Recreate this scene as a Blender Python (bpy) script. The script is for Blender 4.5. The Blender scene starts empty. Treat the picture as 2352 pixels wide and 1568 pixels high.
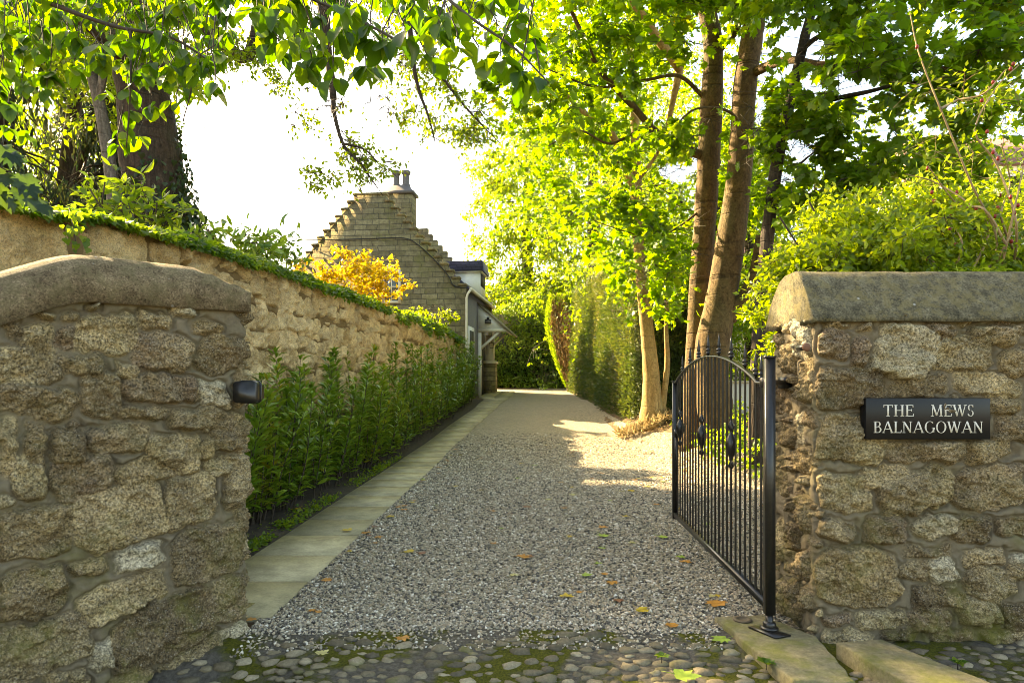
import bpy, math, random
import numpy as np
from mathutils import Vector

# ------------------------------------------------------------------ camera, sky, sun
SC = bpy.context.scene
COL = SC.collection
SC.render.engine = 'CYCLES'
CAMH, FPX = 1.45, 1568.0
cam_d = bpy.data.cameras.new('camera')
cam = bpy.data.objects.new('camera', cam_d); COL.objects.link(cam)
cam.location = (0, 0, CAMH); cam.rotation_euler = (math.radians(90), 0, 0)
cam_d.sensor_width = 36.0; cam_d.lens = 24.0; cam_d.shift_y = 93.0/2352.0
cam_d.clip_start = 0.05; cam_d.clip_end = 2000
SC.camera = cam

SUN_AZ, SUN_EL = 50.0, 32.0                      # degrees left of straight ahead, above the horizon
_a, _e = math.radians(SUN_AZ), math.radians(SUN_EL)
SUN = np.array([-math.sin(_a)*math.cos(_e), math.cos(_a)*math.cos(_e), math.sin(_e)])
W = bpy.data.worlds.new('World'); SC.world = W; W.use_nodes = True
_nt = W.node_tree; _bg = _nt.nodes['Background']
_sky = _nt.nodes.new('ShaderNodeTexSky'); _sky.sky_type = 'NISHITA'; _sky.sun_disc = False
_sky.sun_elevation = _e; _sky.sun_rotation = -_a
_sky.air_density = 1.0; _sky.dust_density = 2.2; _sky.ozone_density = 1.0
_nt.links.new(_sky.outputs[0], _bg.inputs[0]); _bg.inputs[1].default_value = 0.105
sun_d = bpy.data.lights.new('sun', 'SUN'); sun_d.energy = 5.0; sun_d.angle = math.radians(0.5); sun_d.color = (1, .86, .62)
sun = bpy.data.objects.new('sun', sun_d); COL.objects.link(sun)
sun.rotation_euler = Vector(SUN).to_track_quat('Z', 'Y').to_euler(); sun.location = (-30, 30, 30)
SC.view_settings.view_transform = 'Standard'; SC.view_settings.look = 'None'
SC.view_settings.exposure = 2.9; SC.view_settings.gamma = 1.0
SC.view_settings.use_white_balance = True; SC.view_settings.white_balance_temperature = 8700; SC.view_settings.white_balance_tint = 8
SC.cycles.max_bounces = 7; SC.cycles.diffuse_bounces = 4; SC.cycles.glossy_bounces = 2
SC.cycles.transmission_bounces = 5; SC.cycles.transparent_max_bounces = 4
SC.cycles.sample_clamp_indirect = 8.0
SC.cycles.use_denoising = True
SC.render.filter_size = 0.9; SC.cycles.filter_width = 0.9

rs = np.random.RandomState(7)
random.seed(7)

def at(u, v, Y):
    return np.array([(u-1176.0)/FPX*Y, Y, CAMH+(877.0-v)/FPX*Y])

# ------------------------------------------------------------------ object helpers
def tag(o, label=None, cat=None, group=None, kind=None):
    if label: o['label'] = label
    if cat: o['category'] = cat
    if group: o['group'] = group
    if kind: o['kind'] = kind
    return o

def empty(name, loc=(0, 0, 0), label=None, cat=None, group=None):
    o = bpy.data.objects.new(name, None); COL.objects.link(o); o.location = loc
    o.empty_display_size = .2
    return tag(o, label, cat, group)

def mesh_obj(name, V, F, mat, parent=None, smooth=False, attrs=None, kind=None):
    """V (n,3); F list of (m,k) int arrays; attrs {name: (n,) float}."""
    V = np.asarray(V, dtype=np.float32)
    if isinstance(F, np.ndarray): F = [F]
    F = [np.asarray(f, dtype=np.int32) for f in F if len(f)]
    me = bpy.data.meshes.new(name)
    me.vertices.add(len(V)); me.vertices.foreach_set('co', V.ravel())
    loops = np.concatenate([f.ravel() for f in F])
    tot = np.concatenate([np.full(len(f), f.shape[1], dtype=np.int32) for f in F])
    start = np.concatenate([[0], np.cumsum(tot)[:-1]]).astype(np.int32)
    me.loops.add(len(loops)); me.loops.foreach_set('vertex_index', loops)
    me.polygons.add(len(tot)); me.polygons.foreach_set('loop_start', start)
    if smooth: me.polygons.foreach_set('use_smooth', np.ones(len(tot), dtype=bool))
    me.update(calc_edges=True)
    if attrs:
        for k, a in attrs.items():
            at_ = me.attributes.new(k, 'FLOAT', 'POINT'); at_.data.foreach_set('value', np.asarray(a, dtype=np.float32))
    if mat: me.materials.append(mat)
    o = bpy.data.objects.new(name, me); COL.objects.link(o)
    if parent is not None:
        o.parent = parent
        o.matrix_parent_inverse = parent.matrix_world.inverted() if False else o.matrix_parent_inverse
    if kind: o['kind'] = kind
    return o

class MB:
    """collects pieces of one mesh"""
    def __init__(s): s.V = []; s.F = []; s.A = []; s.n = 0
    def add(s, V, F, a=0.0):
        V = np.asarray(V, dtype=np.float64).reshape(-1, 3)
        if isinstance(F, np.ndarray): F = [F]
        for f in F:
            f = np.asarray(f, dtype=np.int64)
            if len(f): s.F.append(f+s.n)
        s.V.append(V); s.A.append(np.full(len(V), a) if np.isscalar(a) else np.asarray(a)); s.n += len(V); return s
    def box(s, lo, hi, M=None, a=0.0):
        x0, y0, z0 = lo; x1, y1, z1 = hi
        V = np.array([[x0,y0,z0],[x1,y0,z0],[x1,y1,z0],[x0,y1,z0],[x0,y0,z1],[x1,y0,z1],[x1,y1,z1],[x0,y1,z1]], float)
        if M is not None: V = M(V)
        return s.add(V, np.array([[0,3,2,1],[4,5,6,7],[0,1,5,4],[1,2,6,5],[2,3,7,6],[3,0,4,7]]), a)
    def tube(s, P, R, n=8, cap=True, a=0.0, wob=0.0):
        P = np.asarray(P, float); R = np.broadcast_to(np.asarray(R, float), (len(P),))
        T = np.gradient(P, axis=0); T /= np.linalg.norm(T, axis=1)[:, None]+1e-9
        ref = np.array([0, 0, 1.0]) if abs(T[0][2]) < .8 else np.array([1.0, 0, 0])
        S = np.cross(T, ref); S /= np.linalg.norm(S, axis=1)[:, None]+1e-9
        B = np.cross(S, T)
        th = np.arange(n)/n*2*np.pi
        rr = R[:, None]*(1+wob*rs.randn(len(P), n)) if wob else R[:, None]
        V = P[:, None, :]+rr[..., None]*(np.cos(th)[None, :, None]*S[:, None, :]+np.sin(th)[None, :, None]*B[:, None, :])
        m = len(P); i = np.arange(m-1)[:, None]*n; j = np.arange(n)[None, :]; k = (j+1) % n
        F = np.stack([i+j, i+k, i+n+k, i+n+j], -1).reshape(-1, 4)
        fs = [F]
        if cap: fs += [np.arange(n)[::-1][None, :], (np.arange(n)+(m-1)*n)[None, :]]
        return s.add(V.reshape(-1, 3), fs, a)
    def prism(s, poly, axis_off, M=None, a=0.0):
        """poly (n,3) closed outline, extruded by vector axis_off"""
        poly = np.asarray(poly, float); n = len(poly); V = np.vstack([poly, poly+np.asarray(axis_off, float)])
        if M is not None: V = M(V)
        j = np.arange(n); k = (j+1) % n; q0 = V[:n]-V[0]; nrm = np.cross(q0, np.roll(q0, -1, 0)).sum(0)
        Fs = [np.stack([j, k, k+n, j+n], -1), j[::-1][None, :], (j+n)[None, :]]
        if nrm@(V[n]-V[0]) < 0: Fs = [f[:, ::-1] for f in Fs]           # faces always look outwards
        return s.add(V, Fs, a)
    def lathe(s, prof, c, n=12, a=0.0):
        prof = np.asarray(prof, float); th = np.arange(n)/n*2*np.pi
        V = np.stack([prof[:, 0][:, None]*np.cos(th), prof[:, 0][:, None]*np.sin(th), np.repeat(prof[:, 1][:, None], n, 1)], -1)+np.asarray(c)
        m = len(prof); i = np.arange(m-1)[:, None]*n; j = np.arange(n)[None, :]; k = (j+1) % n
        F = np.stack([i+j, i+k, i+n+k, i+n+j], -1).reshape(-1, 4)
        return s.add(V.reshape(-1, 3), [F, np.arange(n)[::-1][None, :], (np.arange(n)+(m-1)*n)[None, :]], a)
    def obj(s, name, mat, parent=None, smooth=False, kind=None):
        V = np.vstack(s.V)
        if parent is not None: V = V-np.array(parent_origin(parent))
        return mesh_obj(name, V, s.F, mat, parent, smooth, {'rnd': np.concatenate(s.A)}, kind)

def parent_origin(p):
    o = np.zeros(3)
    while p is not None:
        o += np.array(p.location); p = p.parent
    return o

def spline(P, n):
    """Catmull-Rom through rows of P (any width)"""
    P = np.asarray(P, float)
    Q = np.vstack([2*P[0]-P[1], P, 2*P[-1]-P[-2]]); out = []
    for i in range(1, len(Q)-2):
        t = np.linspace(0, 1, n, endpoint=False)[:, None]
        a, b, c, d = Q[i-1], Q[i], Q[i+1], Q[i+2]
        out.append(.5*((2*b)+(-a+c)*t+(2*a-5*b+4*c-d)*t**2+(-a+3*b-3*c+d)*t**3))
    out.append(P[-1:]); return np.vstack(out)

_tab = np.random.RandomState(99).rand(256, 256)
def vnoise(x, y, seed=0):
    x = np.asarray(x)+seed*17.13; y = np.asarray(y)+seed*5.71
    xi = np.floor(x).astype(int); yi = np.floor(y).astype(int); fx = x-xi; fy = y-yi
    fx = fx*fx*(3-2*fx); fy = fy*fy*(3-2*fy)
    g = lambda a, b: _tab[a % 256, b % 256]
    return ((g(xi, yi)*(1-fx)+g(xi+1, yi)*fx)*(1-fy)+(g(xi, yi+1)*(1-fx)+g(xi+1, yi+1)*fx)*fy)*2-1
def fbm(x, y, seed=0, oc=4):
    r = 0; a = .5
    for k in range(oc): r = r+a*vnoise(x*2**k, y*2**k, seed+k*3); a *= .5
    return r
def sstep(x): x = np.clip(x, 0, 1); return x*x*(3-2*x)

def in_poly(u, v, poly):
    poly = np.asarray(poly, float); r = np.zeros(np.shape(u), bool); n = len(poly); j = n-1
    for i in range(n):
        xi, yi = poly[i]; xj, yj = poly[j]
        c = ((yi > v) != (yj > v)) & (u < (xj-xi)*(v-yi)/(yj-yi+1e-12)+xi); r ^= c; j = i
    return r

# ------------------------------------------------------------------ materials
class NT:
    def __init__(s, name):
        s.m = bpy.data.materials.new(name); s.m.use_nodes = True; s.t = s.m.node_tree
        s.b = s.t.nodes['Principled BSDF']; s.out = s.t.nodes['Material Output']
        s.co = s.t.nodes.new('ShaderNodeTexCoord').outputs['Object']
    def n(s, ty, **kw):
        x = s.t.nodes.new('ShaderNode'+ty)
        for k, v in kw.items(): setattr(x, k, v)
        return x
    def l(s, a, b): s.t.links.new(a, b)
    def noise(s, scale, detail=4, rough=.55, co=None, dist=0):
        x = s.n('TexNoise'); x.inputs['Scale'].default_value = scale; x.inputs['Detail'].default_value = detail
        x.inputs['Roughness'].default_value = rough; x.inputs['Distortion'].default_value = dist
        s.l(co or s.co, x.inputs['Vector']); return x.outputs['Fac']
    def vor(s, scale, out='Distance', co=None, feature='F1'):
        x = s.n('TexVoronoi'); x.feature = feature; x.inputs['Scale'].default_value = scale; s.l(co or s.co, x.inputs['Vector']); return x.outputs[out]
    def attr(s, name): x = s.n('Attribute'); x.attribute_name = name; return x.outputs['Fac']
    def ramp(s, fac, stops, interp='LINEAR'):
        x = s.n('ValToRGB'); x.color_ramp.interpolation = interp; e = x.color_ramp.elements
        while len(e) < len(stops): e.new(.5)
        for k, (p, c) in enumerate(stops):
            e[k].position = p; e[k].color = (*c, 1) if not np.isscalar(c) else (c, c, c, 1)
        s.l(fac, x.inputs[0]); return x.outputs[0]
    def mix(s, fac, a, b, mode='MIX'):
        x = s.n('Mix'); x.data_type = 'RGBA'; x.blend_type = mode
        for sock, val in ((x.inputs[0], fac), (x.inputs[6], a), (x.inputs[7], b)):
            if hasattr(val, 'is_linked'): s.l(val, sock)
            elif np.isscalar(val): sock.default_value = val
            else: sock.default_value = (*val, 1)
        return x.outputs[2]
    def math(s, op, a, b=None, clamp=False):
        x = s.n('Math', operation=op); x.use_clamp = clamp
        for sock, val in ((x.inputs[0], a), (x.inputs[1], b)):
            if val is None: continue
            if hasattr(val, 'is_linked'): s.l(val, sock)
            else: sock.default_value = val
        return x.outputs[0]
    def bump(s, h, strength=.5, dist=.01):
        x = s.n('Bump'); x.inputs['Strength'].default_value = strength; x.inputs['Distance'].default_value = dist
        s.l(h, x.inputs['Height']); s.l(x.outputs[0], s.b.inputs['Normal']); return x
    def set(s, col=None, rough=None, metal=None, spec=None):
        for nme, val in (('Base Color', col), ('Roughness', rough), ('Metallic', metal), ('Specular IOR Level', spec)):
            if val is None: continue
            i = s.b.inputs[nme]
            if hasattr(val, 'is_linked'): s.l(val, i)
            elif np.isscalar(val): i.default_value = val
            else: i.default_value = (*val, 1)
        return s

def m_plain(name, col, rough=.6, var=.25, scale=20, metal=0, bump=0, spec=None):
    t = NT(name); nz = t.noise(scale, 5)
    c = t.ramp(nz, [(.3, tuple(x*(1-var) for x in col)), (.7, tuple(x*(1+var) for x in col))])
    t.set(c, rough, metal, spec)
    if bump: t.bump(t.noise(scale*3, 5), bump, .01)
    return t.m

def m_leaf(name, stops, trans, tfac=.5, rough=.42, spec=.35):
    """leaf: diffuse + glossy on top, sunlight shining through"""
    t = NT(name); r = t.attr('rnd')
    c = t.ramp(r, stops); t.set(c, rough, None, spec)
    tr = t.n('BsdfTranslucent'); tc = t.ramp(r, trans); t.l(tc, tr.inputs[0])
    mx = t.n('MixShader'); mx.inputs[0].default_value = tfac
    t.l(t.b.outputs[0], mx.inputs[1]); t.l(tr.outputs[0], mx.inputs[2]); t.l(mx.outputs[0], t.out.inputs[0])
    return t.m

def m_stone(name, stops, mortar, moss=.5, speck=(.35, 1.45), scale=1.0, mz=(0, 1.0)):
    t = NT(name); st = t.attr('stone'); r = t.attr('rnd')
    base = t.ramp(r, stops, 'LINEAR')
    big = t.ramp(t.noise(7*scale, 3), [(.3, .72), (.7, 1.25)])
    sp = t.ramp(t.noise(85*scale, 5, .8), [(.36, speck[0]), (.50, 1.0), (.63, speck[1])])
    c = t.mix(1, base, sp, 'MULTIPLY'); c = t.mix(1, c, big, 'MULTIPLY')
    fl = t.ramp(t.noise(160*scale, 2), [(.62, 0.0), (.68, 1.0)]); c = t.mix(t.math('MULTIPLY', fl, .6), c, (.62, .58, .5))
    rust = t.ramp(t.noise(4.3*scale, 4), [(.52, 0.0), (.75, 1.0)]); c = t.mix(t.math('MULTIPLY', rust, .28), c, (.23, .15, .07))
    mo = t.mix(t.noise(30*scale, 6), tuple(x*.6 for x in mortar), tuple(x*1.3 for x in mortar))
    c = t.mix(st, mo, c)
    g = t.n('SeparateXYZ'); t.l(t.co, g.inputs[0])
    low = t.ramp(t.math('MULTIPLY', g.outputs[2], .5), [(mz[0]*.5, 1.0), (mz[1]*.5, .25)])
    ms = t.math('MULTIPLY', t.ramp(t.noise(3.1*scale, 7, .7), [(.48, 0.0), (.68, 1.0)]), low)
    c = t.mix(t.math('MULTIPLY', ms, moss), c, t.mix(t.noise(40), (.075, .075, .012), (.17, .16, .03)))
    dk = t.ramp(t.noise(11*scale, 6, .65, dist=.5), [(.56, 0.0), (.72, 1.0)]); c = t.mix(t.math('MULTIPLY', dk, .45), c, (.06, .05, .04))
    t.set(c, .92, 0, .2)
    h = t.math('ADD', t.noise(70*scale, 8, .7), t.math('MULTIPLY', t.noise(200*scale, 4), .5))
    t.bump(h, .8, .012/scale)
    return t.m

def mat_flat(name, ramp_stops, scale, rough=.9, bump=.4, detail=6):
    t = NT(name); c = t.ramp(t.noise(scale, detail, .65), ramp_stops); t.set(c, rough); t.bump(t.noise(scale*2.5, 6), bump, .02); return t.m

M = {}
GRAN = [(0, (.11, .08, .045)), (.18, (.25, .185, .095)), (.36, (.14, .105, .06)), (.52, (.33, .255, .135)), (.68, (.15, .105, .064)), (.84, (.26, .205, .11)), (1, (.38, .33, .23))]
M['pier'] = m_stone('gate_wall_stone', GRAN, (.20, .165, .112), 1.0, (.08, 2.2))
M['bwall'] = m_stone('boundary_stone', [(0, (.44, .30, .14)), (.5, (.64, .48, .26)), (1, (.52, .38, .20))], (.20, .135, .065), .2, (.45, 1.3), .8)
M['iron'] = m_plain('black_gloss_iron', (.012, .011, .010), .32, .4, 40, 0, .08, .5)
M['plaque'] = m_plain('polished_black_granite', (.008, .008, .009), .28, .3, 200, 0, 0, .22)
M['letter'] = m_plain('pale_cut_lettering', (.62, .58, .50), .7, .15, 150)
M['white'] = m_plain('white_paint', (.78, .76, .70), .5, .06, 6)
M['cream'] = m_plain('cream_paint', (.70, .64, .50), .55, .08, 8)
M['render'] = mat_flat('grey_roughcast', [(.3, (.10, .09, .09)), (.7, (.26, .24, .23))], 26, .95, .8)
M['whitewash'] = mat_flat('white_render', [(.3, (.66, .64, .60)), (.7, (.84, .82, .78))], 3, .9, .3)
M['soil'] = mat_flat('dark_soil', [(.3, (.022, .015, .010)), (.5, (.05, .035, .022)), (.75, (.10, .07, .04))], 18, .97, 1)
M['dark'] = m_plain('dark_opening', (.02, .018, .016), .6)
M['brown'] = m_plain('stained_timber', (.26, .17, .09), .7, .3, 30)
M['lead'] = m_plain('sooty_stone', (.11, .095, .085), .55, .2, 14)

def m_bark(name, cols, sc=(9, 9, 1.6), bump=.7):
    t = NT(name); mp = t.n('Mapping'); mp.inputs['Scale'].default_value = sc; t.l(t.co, mp.inputs[0])
    n1 = t.noise(1.6, 7, .65, mp.outputs[0], .6); c = t.ramp(n1, [(.28, cols[0]), (.5, cols[1]), (.74, cols[2])])
    pt = t.ramp(t.noise(2.2, 5), [(.45, 0.0), (.62, 1.0)]); c = t.mix(t.math('MULTIPLY', pt, .35), c, cols[3])
    rg = t.n('Mapping'); rg.inputs['Scale'].default_value = (.7, .7, 9); t.l(t.co, rg.inputs[0]); rn = t.ramp(t.noise(1.0, 3, .5, rg.outputs[0], .3), [(.60, 0.0), (.66, 1.0), (.72, 0.0)])
    c = t.mix(t.math('MULTIPLY', rn, .55), c, tuple(x*.35 for x in cols[1])); fk = t.ramp(t.noise(28, 5, .7), [(.35, .65), (.65, 1.3)]); c = t.mix(1, c, fk, 'MULTIPLY')
    t.set(c, .88, 0, .25); t.bump(t.math('SUBTRACT', n1, t.math('MULTIPLY', rn, .6)), bump, .03); return t.m
M['bark'] = m_bark('sycamore_bark', [(.05, .028, .011), (.105, .062, .024), (.17, .105, .042), (.10, .085, .03)], (7, 7, 3.4), .8)
M['bark_sunlit'] = m_bark('sun_painted_bark', [(.16, .095, .032), (.30, .19, .07), (.42, .29, .12), (.26, .20, .07)], (6, 6, 2.2), .35)  # lighter golden copy of the bark, the sunlight put into its colour
M['bark_dark'] = m_bark('dark_bark', [(.018, .012, .009), (.045, .03, .021), (.085, .058, .042), (.035, .038, .024)], (12, 12, 1.6), 1)
M['bark_grey'] = m_bark('grey_bark', [(.05, .042, .034), (.11, .095, .078), (.22, .19, .16), (.10, .09, .07)], (14, 14, 1.5), .9)
M['twig'] = m_plain('twig', (.045, .032, .02), .8, .4, 12)
M['twig_tan'] = m_plain('tan_stem', (.28, .19, .09), .8, .35, 9)

M['syc'] = m_leaf('sycamore_leaf', [(0, (.030, .070, .008)), (.6, (.055, .115, .012)), (.93, (.095, .15, .016)), (1, (.30, .22, .02))],
                  [(0, (.17, .34, .010)), (.6, (.27, .45, .016)), (.93, (.45, .54, .025)), (1, (.7, .42, .04))], .55)
M['far'] = m_leaf('far_leaf', [(0, (.035, .075, .010)), (.6, (.065, .12, .014)), (.9, (.11, .16, .02)), (1, (.22, .17, .03))],
                  [(0, (.20, .34, .012)), (.6, (.34, .48, .02)), (.9, (.50, .55, .035)), (1, (.65, .46, .05))], .55)
M['oval'] = m_leaf('broad_oval_leaf', [(0, (.020, .055, .006)), (.7, (.045, .10, .010)), (1, (.09, .15, .015))],
                   [(0, (.07, .19, .006)), (.6, (.15, .30, .010)), (1, (.30, .42, .015))], .5, .38)
M['laurel'] = m_leaf('laurel_leaf', [(0, (.04, .11, .016)), (.45, (.14, .25, .026)), (.85, (.23, .33, .034)), (.96, (.26, .30, .035)), (1, (.42, .30, .04))],
                     [(0, (.10, .22, .015)), (1, (.32, .44, .03))], .35, .30, .55)
M['yew'] = m_leaf('yew_leaf', [(0, (.022, .05, .012)), (.5, (.045, .085, .016)), (.85, (.09, .12, .028)), (1, (.20, .15, .05))],
                  [(0, (.08, .15, .015)), (1, (.28, .30, .04))], .22, .45)
M['con'] = m_leaf('conifer_spray', [(0, (.008, .020, .010)), (.9, (.016, .036, .015)), (1, (.05, .035, .016))], [(0, (.03, .07, .015)), (1, (.10, .10, .03))], .2, .6)
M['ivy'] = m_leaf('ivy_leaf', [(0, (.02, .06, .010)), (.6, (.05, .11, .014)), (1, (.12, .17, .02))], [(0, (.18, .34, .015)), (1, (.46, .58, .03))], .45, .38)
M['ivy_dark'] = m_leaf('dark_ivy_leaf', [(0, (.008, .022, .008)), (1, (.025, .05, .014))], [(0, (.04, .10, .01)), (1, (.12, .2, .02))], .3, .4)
M['gold'] = m_leaf('golden_leaf', [(0, (.16, .14, .015)), (.5, (.30, .22, .02)), (1, (.42, .25, .02))], [(0, (.55, .50, .03)), (.6, (.85, .62, .04)), (1, (.9, .45, .03))], .55)
M['bush'] = m_leaf('pinnate_leaf', [(0, (.03, .07, .008)), (.6, (.07, .13, .012)), (1, (.14, .19, .02))], [(0, (.3, .44, .015)), (.6, (.5, .62, .025)), (1, (.72, .70, .05))], .5)
M['brownleaf'] = m_leaf('brown_conifer', [(0, (.07, .042, .018)), (.6, (.15, .09, .035)), (1, (.26, .17, .07))], [(0, (.2, .11, .04)), (1, (.4, .24, .08))], .25, .7)
M['dry'] = m_leaf('dry_grass', [(0, (.16, .10, .04)), (.6, (.28, .20, .09)), (1, (.38, .30, .15))], [(0, (.3, .2, .08)), (1, (.5, .4, .2))], .3, .8)
M['hedge'] = m_leaf('hedge_leaf', [(0, (.06, .14, .025)), (.6, (.16, .27, .045)), (1, (.30, .40, .08))], [(0, (.16, .30, .02)), (1, (.5, .6, .06))], .4, .3, .5)
M['core'] = m_plain('shaded_twigs', (.018, .022, .010), .95, .5, 9, 0, .5)  # solid filler cores, near-black colour stands in for the shade inside the foliage
M['moss'] = mat_flat('moss', [(.3, (.03, .035, .006)), (.7, (.10, .10, .015))], 60, 1, 1)

# ------------------------------------------------------------------ foliage
def tmpl(kind):
    if kind == 'simple':                       # folded diamond
        V = [(0,0,0),(-.28,.45,.05),(0,1,-.05),(.28,.45,.05)]; return np.array(V), [np.array([[0,3,2],[0,2,1]])]
    if kind == 'oval':
        V = [(0,0,0),(0,.5,-.03),(0,1,-.14),(-.17,.12,.03),(-.30,.36,.06),(-.31,.60,.04),(-.18,.86,-.06),(.17,.12,.03),(.30,.36,.06),(.31,.60,.04),(.18,.86,-.06)]
        return np.array(V), [np.array([[0,1,4,3],[1,2,6,5],[0,7,8,1],[1,9,10,2]]), np.array([[1,5,4],[1,8,9]])]
    if kind == 'lance':
        V = [(0,0,0),(0,.5,.03),(0,1,-.10),(-.14,.25,.05),(-.17,.55,.05),(-.09,.83,-.02),(.14,.25,.05),(.17,.55,.05),(.09,.83,-.02)]
        return np.array(V), [np.array([[0,1,4,3],[1,2,5,4],[0,6,7,1],[1,7,8,2]])]
    if kind == 'narrow':
        V = [(0,0,0),(-.11,.4,.03),(0,1,-.06),(.11,.4,.03)]; return np.array(V), [np.array([[0,3,2],[0,2,1]])]
    if kind == 'maple':
        O = [(0,0),(.16,-.04),(.42,.02),(.36,.16),(.60,.36),(.40,.40),(.48,.72),(.22,.62),(.16,.78),(0,1.02),(-.16,.78),(-.22,.62),(-.48,.72),(-.40,.40),(-.60,.36),(-.36,.16),(-.42,.02),(-.16,-.04)]
        V = [(x, y, -.22*x*x-.10*y*y+.05*math.sin(9*x)) for x, y in O]+[(0, .32, .04)]
        n = len(O); return np.array(V), [np.array([[i, (i+1) % n, n] for i in range(n)])]
    if kind == 'ivy':
        O = [(0,0),(.30,-.06),(.42,.22),(.26,.42),(0,.85),(-.26,.42),(-.42,.22),(-.30,-.06)]
        V = [(x, y, -.15*x*x-.08*y) for x, y in O]+[(0, .25, .05)]
        return np.array(V), [np.array([[i, (i+1) % 8, 8] for i in range(8)])]
TM = {k: tmpl(k) for k in ('simple', 'oval', 'lance', 'narrow', 'maple', 'ivy')}

def unit(a): return a/(np.linalg.norm(a, axis=-1, keepdims=True)+1e-9)

class Leaves:
    def __init__(s): s.P = []; s.D = []; s.N = []; s.S = []; s.R = []
    def add(s, P, D, N, S, R=None):
        n = len(P)
        if n == 0: return
        s.P.append(P); s.D.append(np.broadcast_to(D, (n, 3))); s.N.append(np.broadcast_to(N, (n, 3)))
        s.S.append(np.broadcast_to(S, (n,))); s.R.append(rs.rand(n) if R is None else np.broadcast_to(R, (n,)))
    def obj(s, name, kind, mat, parent=None, keep=None, okind=None, gaps=True):
        P = np.vstack(s.P); D = unit(np.vstack(s.D)); N = np.vstack(s.N); S = np.concatenate(s.S); R = np.concatenate(s.R)
        k = np.ones(len(P), bool)
        if keep is not None: k &= keep(P)
        if gaps: k &= sun_ok(P)
        P, D, N, S, R = P[k], D[k], N[k], S[k], R[k]
        X = unit(np.cross(D, N)); N = np.cross(X, D)
        V, F = TM[kind]
        cw, cz_ = rs.uniform(.78, 1.15, len(P)), rs.uniform(-.3, 3.0, len(P)) if kind in ('oval', 'lance', 'maple') else np.ones(len(P))
        bx_ = V[None, :, 0]*cw[:, None]; bz_ = V[None, :, 2]*cz_[:, None]+rs.uniform(-.35, .35, len(P))[:, None]*V[None, :, 0]*V[None, :, 1]
        out = P[:, None, :]+S[:, None, None]*(bx_[..., None]*X[:, None, :]+V[None, :, 1, None]*D[:, None, :]+bz_[..., None]*N[:, None, :])
        off = (np.arange(len(P))*len(V))[:, None, None]
        Fs = [(f[None]+off).reshape(-1, f.shape[1]) for f in F]
        if parent is not None: out = out-parent_origin(parent)
        return mesh_obj(name, out.reshape(-1, 3), Fs, mat, parent, kind in ('oval', 'lance'), {'rnd': np.repeat(R, len(V))}, okind)

SUN_SPOTS = []        # places the sun reaches through the crowns: (point, radius)
def sun_ok(P):
    k = np.ones(len(P), bool)
    for g, r in SUN_SPOTS:
        d = P-np.asarray(g); t = d@SUN; q = d-t[:, None]*SUN
        hit = (t > .6) & (np.linalg.norm(q, axis=1) < r*(1+.25*np.sin(P[:, 2]*5+P[:, 0]*7)))
        k &= ~(hit & (rs.rand(len(P)) < .985))
    return k

def dirs(n): return unit(rs.randn(n, 3))

def cluster(L, TW, c, r, n, size, droop=.3, flat=.6, k=7, tw_r=.006, up=.75):
    """a spray: k twigs from the middle outwards, leaves set along them"""
    c = np.asarray(c, float); per = max(1, n//k)
    for _ in range(k):
        d = dirs(1)[0]; d[2] = d[2]*flat-droop*.4; d = unit(d); ln = r*rs.uniform(.6, 1.15)
        t = rs.rand(per)**.7; bend = np.array([0, 0, -droop*ln*.35])
        P = c+d*ln*t[:, None]+bend*t[:, None]**2+rs.randn(per, 3)*r*.11
        D = unit(d*.6+dirs(per)*.8+np.array([0, 0, -droop])); N = unit(dirs(per)*(1-up)*1.6+np.array([0, 0, up]))
        L.add(P, D, N, size*rs.uniform(.65, 1.2, per), np.clip(rs.rand()*.35+rs.rand(per)*.65, 0, 1))
        if TW is not None:
            tt = np.linspace(0, 1, 4)[:, None]; TW.tube(c+d*ln*tt+bend*tt**2, np.linspace(tw_r, tw_r*.3, 4), 3, False)

def proj(P): return 1176+P[:, 0]/P[:, 1]*FPX, 877-(P[:, 2]-CAMH)/P[:, 1]*FPX

# gaps between the crowns where the sky is open
SKY = [(415,525),(405,330),(425,235),(500,205),(600,185),(650,225),(668,300),(640,400),(690,452),(800,452),(880,395),(955,430),(972,350),(1015,310),(1055,380),(1078,470),(1066,520),(1085,600),(1060,610),(700,560),(640,545)]
ELL = [(1855,90,46,30),(1900,130,60,12),(1965,195,55,30),(1880,200,30,18),(1840,340,40,34),(1800,405,26,20),(1880,385,20,20),(1548,395,40,26),(1600,372,18,22),(2040,300,24,24),(2010,210,50,12),(1745,250,14,40),
       (1880,310,12,12),(2100,160,24,12),(2160,300,18,10),(1690,60,14,30),(1510,60,10,12),(1905,240,26,10),(1760,520,12,22),(1720,560,14,24),(1860,430,30,10),(1340,240,10,10),(1180,250,14,10),(1330,330,12,9)]
CORR = [([(1575, 20), (1665, 20), (1665, 235), (1655, 330), (1655, 620), (1600, 860), (1560, 860), (1585, 560), (1590, 330)], 12.2), ([(1690, 70), (1765, 70), (1755, 260), (1745, 330), (1735, 430), (1700, 700), (1690, 860), (1600, 860), (1640, 640), (1670, 430), (1680, 230)], 11.6),
        ([(1842, 40), (1878, 40), (1850, 150), (1810, 300), (1785, 470), (1768, 640), (1742, 640), (1760, 430), (1790, 280)], 9.9), ([(1440, 540), (1490, 540), (1520, 960), (1475, 960)], 15.7)]
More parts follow.
